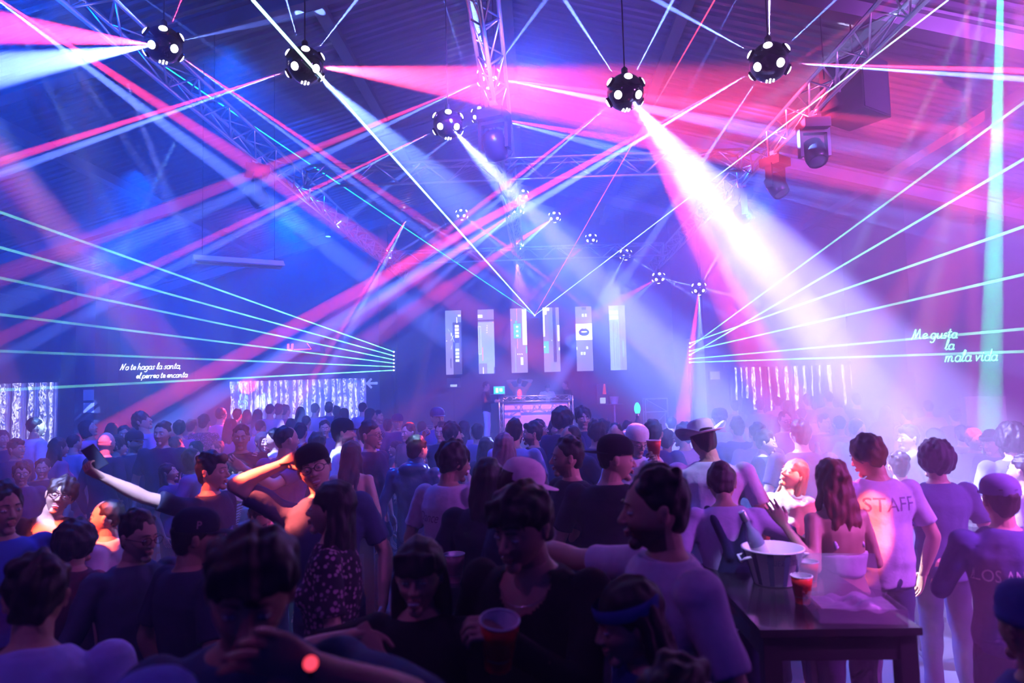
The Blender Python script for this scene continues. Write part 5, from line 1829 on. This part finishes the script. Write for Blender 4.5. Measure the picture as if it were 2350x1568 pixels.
# second row
pp(320, 1170, 124, 62, 'man with glasses and a dark tweed jacket turned to the right, behind the corner person', hair='short', glasses=1, shirt=(.06, .08, .14), sleeve='long', head=(6, 8, 0), skin=SK1, wide=1.1)
I = pp(452, 1166, 132, 146, 'person in a dark baseball cap with a pale letter on its side, facing away', cap='front', capc=(.012, .015, .04), hair='short', shirt=(.02, .03, .07), skin=SK2, wide=1.1, head=(-24, 6, 0))
lettering(I, 'cap', 'P', (-178, .058), .05, col=(.5, .25, .3))
pp(178, 1196, 112, 165, 'person with round black hair facing away before the man with the orange-lit profile', hair='afro', shirt=(.02, .02, .05))
pp(138, 1095, 92, 24, 'grinning person with glasses tilted sideways, chest lit red', hair='curly', glasses=1, smile=1, skin=SK1, shirt=BLK, head=(10, -8, 14), kind='c', scoop=1.2, side=6)
pp(246, 1140, 98, -78, 'man in profile facing left with an orange-lit face and a white tee', hair='fade', shirt=(.68, .66, .74), smile=0, skin=SK3, head=(0, -4, 0), R=('px', 184, 1278, 3.8), hand=('relax', 'relax'))
I22 = pp(490, 1034, 88, 84, 'young man in profile with thick dark hair, arm stretched far left holding up a phone', hair='quiff', shirt=(.03, .03, .06), skin=SK1, wide=1.05, side=0, R=('px', 226, 1092, 3.9, (0, 0, -1)), hand=('relax', 'grip'))
hp = world_of(I22, I22['hand'][1])
r = empty('phone', hp + Vector((-.03, -.03, .12)), R_(20), label='phone held up in the far-stretched hand on the left', cat='phone')
r.rotation_euler = (R_(20), R_(-30), R_(20))
MB().box((-.036, -.004, -.075), (.036, .004, .075)).build('case', M['black'], r)
MB().box((-.033, -.0046, -.071), (.033, -.004, .071)).build('screen', mat('phone glass', (.05, .06, .1), .06, spec=.8), r)
pp(549, 1056, 62, 62, 'man with a pale-lit face just right of the thick-haired profile', hair='quiff', skin=SK2, shirt=(.05, .08, .3), head=(10, 12, 0), beard=.4)
pp(538, 1098, 72, 74, 'person in a white bucket hat and washed denim jacket bending forward on the left', cap='bucket', capc=(.75, .72, .75), hair='short', shirt=(.28, .36, .62), sleeve='long', lean=22, head=(0, 30, 0), skin=SK2, kind='stripes')
I34 = pp(722, 1020, 104, 8, 'laughing man with glasses and a raised orange-lit arm, blue-grey tee', hair='tousled', glasses=1, smile=1, shirt=(.045, .07, .15), skin=SK3, wide=1.12, head=(6, -6, -12), side=-4, cap='back', capc=BLK,
         R=('px', 652, 1064, 3.72, (-1, -.1, -.75)), hand=('relax', 'open'), L='down')
MB().tube([(.032 * math.cos(w), .032 * math.sin(w), 0) for w in [2 * math.pi * i / 20 for i in range(20)]], .005, 6, closed=True).build('bracelet', M['black'], I34['o'], smooth=True).location = (VZ(I34['hand'][1]) * I34['s']).tolist()
pp(600, 1150, 60, 20, 'person in a checked shirt bent low beside the laughing man with glasses', hair='short', shirt=(.30, .14, .30), kind='plaid', sleeve='long', d=4.4, head=(0, 40, 0), lean=18)
pp(758, 1098, 128, -84, 'woman in a floral blouse with long black hair, face turned left', fem=1, hair='long', hlen=.52, shirt=(.42, .20, .34), kind='floral', skin=SK1, head=(-4, -4, 0), sleeve='short')
pp(1010, 1236, 90, 180, 'dark head low behind the fringe woman', hair='short', d=3.3) if 0 else None
I = pp(1042, 1012, 88, 150, 'man from behind in a pale tee with faint handwriting across the back', shirt=(.50, .40, .52), hair='curly', skin=SK2, wide=1.06, head=(-28, 10, 0), L='down', R=('px', 1068, 1085, 4.9), beard=.5)
lettering(I, 'shirt', 'Dance Tapp', (0, 0, 1.26), .09, col=(.12, .08, .16), font_shear=.5, squeeze=.8)
r = bottle(world_of(I, I['hand'][1]) + Vector((0, -.03, -.05)), 'small clear bottle raised by the man in the pale tee with handwriting', .24, .03)
pp(1120, 1044, 104, 176, 'person from behind in a black hooded jacket with long black hair, centre of the crowd', hair='long', hlen=.3, shirt=(.01, .012, .03), sleeve='long', wide=1.12, d=3.8)
I44 = pp(1198, 1054, 96, 108, 'person in a pale pink baseball cap facing right above the messy fringe', cap='front', capc=(.72, .55, .62), hair='curly', hc=HBR, shirt=(.015, .02, .05), head=(-22, 14, 0), skin=SK1, wide=1.1, d=3.3)
pp(1300, 1000, 80, -66, 'man in a black tee with folded forearms, facing left, behind the pink cap', hair='short', shirt=BLK, wide=1.12, skin=SK1, R='cross', L='cross', d=4.5, beard=.5, head=(-20, 2, 0))
pp(1412, 998, 84, 158, 'broad person from behind in a black backward cap and black tee, face turned right', cap='back', capc=(.01, .012, .02), hair='buzz', shirt=(.01, .012, .022), wide=1.2, head=(-66, 6, 0), d=4.4, skin=SK1, belly=.6)
I59 = pp(1460, 976, 68, 8, 'man in glasses and a white backward cap, white tee and chain, holding a red cup', cap='back', capc=(.8, .74, .72), hair='buzz', glasses=1, shirt=(.72, .70, .76), skin=SK3, head=(14, 20, 0), L=('px', 1505, 1052, 5.3), hand=('grip', 'relax'))
cup(world_of(I59, I59['hand'][0]) + Vector((-.02, -.05, .0)), 'red cup raised by the man in glasses and white backward cap', s=1.2)
I99 = pp(1499, 962, 60, 160, 'man from behind in a navy tee just right of the white backward cap', hair='short', shirt=(.05, .05, .16), wide=1.15, L=('px', 1464, 1000, 6.8, (1, 0, -1)), hand=('grip', 'relax'))
pp(1612, 966, 74, 168, 'man from behind in a pale cowboy hat and a roomy white tee', cap='cowboy', capc=(.72, .72, .80), hair='short', shirt=(.66, .68, .82), wide=1.22, head=(22, 12, 10), belly=.8, L='bent', R='down', d=4.9, lean=6, skin=SK1)
I65 = pp(1654, 1064, 84, 178, 'person with tied reddish hair from behind, lavender tee under dark dungarees', fem=1, hair='bun', hc=(.06, .02, .03), shirt=(.50, .42, .66), sleeve='short', lean=12, wide=1.15, head=(-8, 24, 0), L='hip', R=('px', 1880, 1215, 4.1), d=4.0, skin=SK1, pants=(.01, .015, .06))
mb = MB()
U = I65['U']
for q in (-1, 1):
    pts = [U((q * .085, -.10, 1.36)), U((q * .095, .0, 1.462)), U((q * .085, .10, 1.40)), U((q * .045, .146, 1.27)), U((q * .03, .15, 1.20))]
    for k in range(4):
        a_, b2 = VZ(pts[k]) * I65['s'], VZ(pts[k + 1]) * I65['s']
        v, f = limb(a_, b2, .024, .024)
        mb.add(v, f)
rs = [ring(U((0, .01, z)), VZ(U((rx, .01, z))) - VZ(U((0, .01, z))), VZ(U((0, .01 + ry, z))) - VZ(U((0, .01, z)))) * I65['s'] for z, rx, ry in ((.84, .19, .145), (1.0, .178, .138), (1.10, .168, .136))]
v, f = loft(rs); mb.add(v, f)
v, f = limb(VZ(U((0, .11, 1.0))) * I65['s'], VZ(U((0, .125, 1.24))) * I65['s'], .14, .055, flatw=.35); mb.add(v, f)
v, f, nn = remesh([(np.concatenate(mb.v), mb.f)], .012, 1)
to_obj('dungarees', v, f, cloth((.01, .015, .06)), I65['o'])
I66 = pp(1757, 985, 58, 56, 'laughing woman with dark hair tied back, dark high-necked top and pale skirt, face lit white', fem=1, hair='short', hc=HB, smile=1, skin=SK3, shirt=(.06, .05, .12), sleeve='long', skirt=(.55, .52, .70), pants=(.5, .48, .6), head=(8, 10, 0), L='bent', R='bent')
pp(1835, 960, 62, 176, 'broad man from behind in a maroon-looking dark tee, neck lit orange', hair='short', shirt=(.10, .04, .12), wide=1.2, skin=SK1, belly=.5, d=6.0)
pp(1818, 1052, 74, -52, 'long-haired woman leaning back with an orange-lit chin, embraced by a friend', fem=1, hair='long', hc=HR, skin=SK3, shirt=(.6, .5, .6), head=(-12, -26, 8), hlen=.4, d=4.8, smile=0)
I71 = pp(1902, 1048, 96, 194, 'woman from behind with long reddish hair, white strappy crop top and dark trousers', fem=1, hair='wavy', hc=HR, hlen=.30, shirt=(.66, .60, .80), strap=1, hem=1.03, skin=SK1, pants=(.03, .02, .06), R='bent', L=('px', 1800, 1205, 3.7, (-1, .2, -1)), d=3.9, lean=6)
I72 = pp(1988, 1000, 76, 184, 'person in a grey tee printed STAFF across the back, lower back lit orange', hair='curly', shirt=(.50, .46, .62), wide=1.1, skin=SK1, head=(30, 16, 0), d=4.6, belly=.6)
lettering(I72, 'shirt', 'STAFF', (0, 0, 1.30), .12, col=(.16, .12, .26))
pp(2082, 974, 58, -80, 'man in a white tee in profile facing left, wreathed in haze', hair='quiff', shirt=(.7, .72, .74), skin=SK3)
pp(2142, 1012, 84, 186, 'big dark head from behind in the thick haze at the right', hair='afro', shirt=(.10, .10, .25), wide=1.1)
pp(2060, 1035, 66, 170, 'person from behind in a pale tee between printed staff tee and big dark head', hair='short', shirt=(.46, .44, .7), wide=1.12, d=5.4)
pp(2235, 980, 56, 4, 'smiling woman with an orange-lit face at the far right', fem=1, hair='bun', hc=HR, smile=1, skin=SK2, shirt=(.1, .08, .2))
I = pp(2272, 984, 60, -66, 'person facing left with a lettered dark headband at the far right', fem=1, hair='long', skin=SK3, shirt=(.08, .07, .2), bandana=(.02, .02, .05), head=(0, 10, 0))
lettering(I, 'headband', 'AIR', (172, .045), .035, back=False)
pp(2318, 972, 72, 170, 'person with big dark curls in the haze by the right edge', hair='afro', shirt=(.08, .10, .3), wide=1.1)
pp(2345, 1040, 80, -150, 'person half cut by the right edge behind the dark lettered jacket', hair='short', shirt=(.3, .3, .5))

# middle of the crowd
pp(604, 988, 50, 40, 'smiling woman in a dark headscarf left of centre', fem=1, hair='hijab', hc=(.02, .02, .05), smile=1, skin=SK3, shirt=(.03, .04, .12), sleeve='long')
pp(629, 982, 50, -70, 'person with an orange-lit profile facing the woman in a headscarf', hair='short', skin=SK3, shirt=(.45, .5, .75), L=('px', 560, 1050, 6.6))
pp(658, 972, 66, 158, 'man from behind in a dark navy shirt, arms around friends, left of the laughing man', hair='fade', shirt=(.04, .06, .2), wide=1.2, R=('px', 560, 1075, 5.6), L='bent', head=(-20, 0, 0))
pp(553, 974, 56, 20, 'man in a black tee facing the camera at the left of the crowd', hair='short', shirt=BLK, skin=SK2, wide=1.1)
pp(498, 1012, 40, -40, 'small dark-haired person left of the man in a plain black tee', hair='tousled', shirt=(.05, .04, .1))
pp(447, 1010, 46, -20, 'round-faced woman with glasses looking left above another looking up', fem=1, hair='bob', glasses=1, skin=SK1, shirt=(.10, .06, .16))
pp(445, 1026, 54, 88, 'woman in profile looking up to the right', fem=1, hair='bob', skin=SK1, shirt=(.2, .1, .3), head=(0, -16, 0), d=6.6)
pp(388, 1070, 60, 96, 'woman in profile with chin raised, facing right, above the tweed jacket', fem=1, hair='long', skin=SK1, shirt=(.16, .06, .2), head=(0, -14, 0))
pp(372, 966, 52, 6, 'man in a dark tee facing the camera at the left, arms down', hair='short', shirt=(.015, .02, .06), skin=SK1, wide=1.1)
pp(310, 988, 50, 76, 'bearded man in a dark flat cap facing right', cap='front', capc=(.02, .02, .04), hair='short', hc=HB, beard=.8, skin=SK1, shirt=(.02, .025, .07), wide=1.1)
pp(328, 944, 42, 150, 'person in a mauve tee with curly hair looking up, left back of the crowd', hair='curly', shirt=(.42, .26, .46), skin=SK1, head=(-60, -20, 0))
pp(244, 990, 54, 168, 'person from behind with orange-lit neck and a dark jacket, white strap', hair='bald', shirt=(.03, .03, .07), sleeve='long', skin=SK3)
pp(204, 962, 42, 96, 'woman with chin raised in a mauve top near the notices column', fem=1, hair='bob', shirt=(.34, .18, .36), skin=SK1, head=(0, -20, 0))
pp(136, 1002, 50, 150, 'woman in a rose top seen from behind between column and blue shirt', fem=1, hair='long', hc=HBR, shirt=(.40, .12, .24), skin=SK1)
pp(84, 954, 44, 150, 'tall man in a light blue shirt against the far left foil curtain', hair='fade', shirt=(.40, .52, .80), skin=SK1, wide=1.1)
pp(40, 1006, 48, 80, 'dark-haired man facing right at the left edge below the foil curtain', hair='quiff', shirt=(.04, .03, .08), skin=SK2)
pp(50, 1060, 60, 40, 'person in glasses facing right in the dark at the left edge', hair='tousled', glasses=1, shirt=(.03, .03, .10), skin=SK1)
pp(98, 1052, 48, 30, 'dark-clothed person between the rose top and the glasses at the left edge', hair='short', shirt=(.02, .02, .05))
pp(6, 985, 46, 60, 'person cut off by the left edge against the foil curtain', hair='long', fem=1, shirt=(.03, .03, .08))
pp(788, 960, 58, 104, 'bearded man in a white tee and dark cap looking right, left of the long-haired woman', cap='front', capc=BLK, hair='short', beard=.9, skin=SK3, shirt=(.68, .68, .78), wide=1.1)
pp(852, 963, 58, 66, 'man with glasses and dark hair looking right over the red cup table', hair='short', glasses=1, smile=1, skin=SK1, shirt=(.03, .03, .08))
pp(808, 1008, 66, 172, 'woman from behind with straight shining black hair to her waist', fem=1, hair='long', hlen=.5, shirt=(.10, .05, .08), strap=1, skin=SK1, L='bent')
pp(728, 992, 56, 188, 'person from behind with an orange-lit crown, between the navy shirt and the white tee', hair='curly', hc=HBR, shirt=(.08, .05, .12))
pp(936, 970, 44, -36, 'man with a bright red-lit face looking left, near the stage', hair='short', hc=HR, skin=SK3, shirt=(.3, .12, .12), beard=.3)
pp(958, 998, 64, 168, 'man from behind in a navy padded jacket with a pale hood lining', hair='short', shirt=(.03, .05, .16), kind='puffer', sleeve='long', hood=1, wide=1.15, head=(-22, 4, 0), skin=SK3, d=6.0)
pp(906, 1012, 44, -60, 'small woman with dark hair turned left beside the navy padded jacket', fem=1, hair='bun', skin=SK1, shirt=(.05, .03, .07), R='phone')
pp(912, 950, 36, 20, 'dim person in a dark cap far left of the booth', cap='front', capc=(.02, .03, .08), hair='short', shirt=(.02, .03, .1))
pp(1004, 935, 42, 30, 'person in a dark cap beside the loudspeaker left of the stage', cap='front', capc=(.02, .03, .1), hair='short', shirt=(.03, .05, .2), skin=SK1)
pp(1040, 968, 52, 100, 'dark-haired person facing right just left of the reddish straight hair', hair='curly', shirt=(.02, .02, .06), skin=SK1, head=(0, 0, 0), d=7.6)
pp(1012, 968, 46, -10, 'person with a raised phone hand left of the booth', hair='short', shirt=(.015, .02, .08), R='phone')
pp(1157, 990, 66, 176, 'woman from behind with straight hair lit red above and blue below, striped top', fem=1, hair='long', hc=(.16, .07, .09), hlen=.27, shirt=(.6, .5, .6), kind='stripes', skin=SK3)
pp(1118, 1000, 56, 150, 'person with long dark hair left of the red-lit straight hair', fem=1, hair='long', shirt=(.03, .02, .05), d=7.2)
pp(1179, 959, 56, 172, 'man from behind in a lavender tee, in front of the booth', hair='short', shirt=(.34, .28, .48), skin=SK1, wide=1.08)
pp(1220, 966, 58, -80, 'bearded man facing left drinking, in front of the booth', hair='quiff', beard=.8, skin=SK1, shirt=(.02, .02, .06), R='drink', d=7.0)
pp(1238, 960, 46, 78, 'woman with glasses facing right in front of the booth panel', fem=1, hair='long', glasses=1, skin=SK1, shirt=(.04, .03, .1), hlen=.25)
pp(1274, 960, 44, 20, 'person with a low fringe before the right end of the booth', fem=1, hair='bangs', skin=SK1, shirt=(.03, .03, .1), hlen=.2)
pp(1293, 936, 50, 160, 'person with a round mass of black hair before the right booth post', hair='afro', shirt=(.02, .02, .08), skin=SK1, head=(-40, 0, 0))
pp(1337, 932, 48, 10, 'man in a dark tee facing the camera right of the booth', hair='curly', shirt=(.02, .025, .09), skin=SK1, wide=1.08)
pp(1308, 972, 62, -60, 'close-cropped man in a black tee bending left toward the drinker', hair='fade', shirt=(.015, .015, .05), skin=SK1, lean=14, wide=1.15)
pp(1368, 962, 56, 175, 'person with dark curls from behind right of the booth', hair='curly', shirt=(.03, .03, .12))
pp(1412, 968, 56, -20, 'man with a receding brow and a mauve shirt, just left of the white backward cap', hair='buzz', shirt=(.40, .22, .42), skin=SK1, wide=1.1, head=(0, 18, 0), d=7.6)
pp(1530, 985, 52, 160, 'person from behind between the white backward cap and the cowboy hat', hair='tousled', shirt=(.08, .06, .2))
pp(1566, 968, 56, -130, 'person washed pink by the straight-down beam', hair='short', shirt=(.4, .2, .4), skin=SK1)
pp(1650, 936, 50, 178, 'person from behind in a dark beanie, pale cape-like top, behind the cowboy hat', cap='beanie', capc=(.03, .03, .12), hair='short', shirt=(.35, .5, .65), d=8.4)
pp(1690, 955, 52, 182, 'person in a dark top from behind left of the round-faced one in glasses', hair='short', shirt=(.08, .06, .22), wide=1.1, d=7.8)
pp(1736, 968, 52, 176, 'person in a grey-violet tee directly behind the laughing woman', hair='short', shirt=(.30, .22, .46), wide=1.15, d=7.4)
pp(1801, 943, 44, 4, 'round-faced person in glasses facing the camera in the haze', hair='short', glasses=1, skin=SK1, shirt=(.3, .12, .3))
pp(1966, 956, 46, 146, 'man from behind with an orange-lit ear and white tee in the haze', hair='buzz', skin=SK3, shirt=(.66, .66, .8), head=(-30, 0, 0), d=7.6)
pp(2000, 985, 50, 150, 'person with dark hair right behind the printed staff tee', hair='short', shirt=(.1, .08, .25), d=6.6) if 0 else None
pp(2140, 980, 50, -150, 'person with a ponytail in the haze on the right', fem=1, hair='ponytail', shirt=(.2, .2, .5), skin=SK3)
pp(2205, 975, 48, 165, 'person beside the smiling orange-lit woman, facing away', hair='short', shirt=(.12, .1, .35))
pp(470, 950, 36, 176, 'person from behind in a patterned mauve shirt at the back left', hair='short', shirt=(.36, .2, .4), kind='floral')
pp(508, 932, 34, 178, 'broad person from behind in a rose tee at the back left', hair='fade', shirt=(.46, .2, .38), wide=1.2)
pp(405, 1000, 46, 140, 'person in a mauve top behind the man in a dark tee on the left', hair='long', fem=1, shirt=(.3, .14, .32), d=8.0)
pp(272, 1000, 46, 120, 'person in black from behind left of the flat cap', hair='curly', shirt=(.02, .02, .07), d=7.8)
pp(1006, 1060, 60, 160, 'dark-haired person behind the pale tee with handwriting', hair='short', d=5.8) if 0 else None
pp(412, 962, 40, -160, 'person with pinned-up hair in front of the flash-lit wall at the left', fem=1, hair='bun', shirt=(.15, .1, .3))

# on the stage
pp(1192, 866, 24, 180, 'person on the stage from behind in an orange tee, both hands on the head', shirt=(.75, .16, .08), hair='buzz', L='head', R='head', floor=.8, d=19.6, skin=SK1, wide=1.1)
pp(1256, 884, 23, 4, 'DJ in a white tee bending over the booth', shirt=(.66, .6, .72), hair='short', head=(0, 34, 0), lean=14, L='bent', R='bent', floor=.8, d=19.4, skin=SK1)
pp(1297, 874, 23, -70, 'dim person in black leaning over the right end of the booth', shirt=BLK, hair='short', lean=16, floor=.8, d=19.8, L='bent')
pp(1116, 876, 25, 80, 'person in a black top and white trousers standing at the laptop left of the booth', shirt=(.012, .015, .03), pants=(.66, .6, .7), hair='short', floor=.8, d=17.95, L='bent', R='bent', sleeve='long')
pp(1150, 925, 30, 20, 'dim person at the foot of the left booth corner', hair='short', shirt=(.02, .02, .07), d=13.4) if 0 else None

# ------------------------------------------------------------------ far crowd, copies of three built people
FP = [pp(640, 926, 26, 176, 'short-haired man from behind in dark shirt at the foil curtain beside a pale-shirted one', hair='short', shirt=(.10, .08, .20), floor=0, d=14.2, group='far crowd before the wide foil curtain'),
      pp(690, 932, 26, 185, 'long-haired woman from behind at the middle of the wide foil curtain', fem=1, hair='long', shirt=(.16, .10, .26), d=14.4, group='far crowd before the wide foil curtain'),
      pp(724, 922, 27, 170, 'man from behind in a mauve shirt at the middle of the wide foil curtain', hair='fade', shirt=(.36, .24, .42), d=14.0, group='far crowd before the wide foil curtain'),
      pp(755, 912, 27, 185, 'tallest of the far people, head against the bright strips of the wide foil curtain', hair='short', shirt=(.05, .05, .16), d=14.6, group='far crowd before the wide foil curtain')]


def far(src, px, ytop, h, yaw, label, group, d=None):
    I = FP[src]
    d = free_depth(px, ytop, d or 392 / h)
    t = P(px, ytop, d)
    PLACED.append((t.x, d))
    c = clone(I['o'], (t.x, d, 0), R_(yaw), label)
    c.scale = (max(.86, min(1.16, t.z / (1.78 * I['s']))),) * 3
    c['group'] = group
    return c


G1, G2, G3 = 'far crowd before the wide foil curtain', 'far crowd in the haze on the right', 'far crowd left of the stage'
for a in [(0, 545, 935, 28, 170, 'dark head at the left end of the wide foil curtain'), (1, 567, 936, 28, 190, 'long-haired person under the two bluish foil strips'), (1, 592, 935, 28, 175, 'long-haired person under the third group of foil strips'),
          (2, 620, 921, 28, 185, 'pale-shirted man from behind, head against the foil curtain left of its middle'), (0, 655, 925, 28, 150, 'dark-haired head half hidden beside a blue-lit one'), (0, 772, 928, 27, 200, 'dark head just right of the tallest far one'),
          (1, 790, 932, 30, 165, 'long-haired person near the right end of the wide foil curtain'), (2, 833, 918, 28, 160, 'man from behind at the right end of the wide foil curtain'), (1, 850, 932, 30, 120, 'rose-lit person right of the wide foil curtain end'),
          (0, 868, 938, 30, 60, 'small person in blue facing right under the arrow sign'), (2, 703, 948, 32, 175, 'broad back in front of the middle of the wide foil curtain'), (0, 776, 950, 34, 182, 'dark back in front of the tallest far one'),
          (1, 668, 955, 36, 190, 'long-haired back nearer than the row at the foil curtain'), (0, 745, 960, 38, 20, 'person facing the camera nearer than the row at the foil curtain'), (2, 598, 958, 36, 160, 'back of a man nearer than the row, left part of the wide foil curtain')]:
    far(*a, G1)
for a in [(0, 1685, 915, 28, 176, 'hazy head at the left end of the right foil curtain'), (1, 1712, 910, 28, 186, 'hazy long-haired person under the first bright strips on the right'), (0, 1743, 912, 28, 170, 'hazy head between bright strips on the right'),
          (2, 1783, 905, 28, 180, 'hazy tall head under the middle strips on the right'), (1, 1808, 914, 30, 170, 'hazy long hair under the middle strips on the right'), (0, 1852, 900, 30, 176, 'hazy tall head right of the middle strips on the right'),
          (2, 1900, 892, 30, 182, 'broad hazy head just under the short bright strip on the right'), (0, 1964, 898, 30, 176, 'hazy head under the last bright strip on the right'), (2, 1838, 930, 34, 165, 'hazy person before the glasses wearer on the right'),
          (1, 2030, 925, 34, 160, 'hazy long-haired person right of the right foil curtain'), (0, 2080, 930, 36, 190, 'hazy head left of the arching pale hair far right'), (2, 2128, 912, 36, 172, 'hazy tall head far right between curtain and carton'),
          (0, 2190, 935, 38, 176, 'hazy head just left of the hazy carton'), (1, 1775, 950, 40, 165, 'hazy long-haired back left of the round face in glasses'), (0, 1890, 950, 42, 20, 'hazy person facing the camera right of the maroon tee'), (2, 1925, 960, 44, 170, 'hazy broad back between maroon tee and orange-lit ear')]:
    far(*a, G2)
for a in [(0, 890, 965, 36, 176, 'dark head left of the red-lit face'), (1, 1065, 960, 40, 150, 'dim long-haired person under the laptop'), (0, 1095, 972, 44, 190, 'dim head before the white trousers'), (2, 968, 962, 38, 170, 'dim back right of the red-lit face'),
          (0, 1385, 955, 44, 170, 'dim head right of the dark curls near the booth'), (1, 1440, 958, 42, 180, 'dim long-haired person before the lattice stand'), (2, 1540, 960, 40, 175, 'dim broad back right of the lattice stand'), (0, 440, 958, 34, 170, 'dim head at the back left under the neon writing'),
          (1, 258, 965, 38, 180, 'dim long-haired person under the neon writing, left end'), (0, 285, 972, 42, 30, 'dim person facing the camera left of the flat cap'), (2, 170, 990, 44, 165, 'dim back under the paper notices'), (1, 530, 955, 38, 165, 'dim long-haired person before the left end of the foil curtain'),
          (0, 690, 965, 44, 170, 'dim head behind the woman with shining hair'), (2, 830, 975, 44, 190, 'dim broad back left of the arrow sign column of people')]:
    far(*a, G3)
# bottle with a green light held up over the crowd
p = world_of(I99, I99['hand'][0]) + Vector((0, -.03, .02))
r = bottle(p, 'bottle with a green glowing sparkler top held up over the crowd right of the booth', .20, .032)
MB().lathe([(.02, .2), (.03, .23), (.028, .27), (.012, .30), (.001, .305)], 16, cap=False).build('green_light', glow('green lamp', (.05, .9, .55), 2.2, True), r, smooth=True)
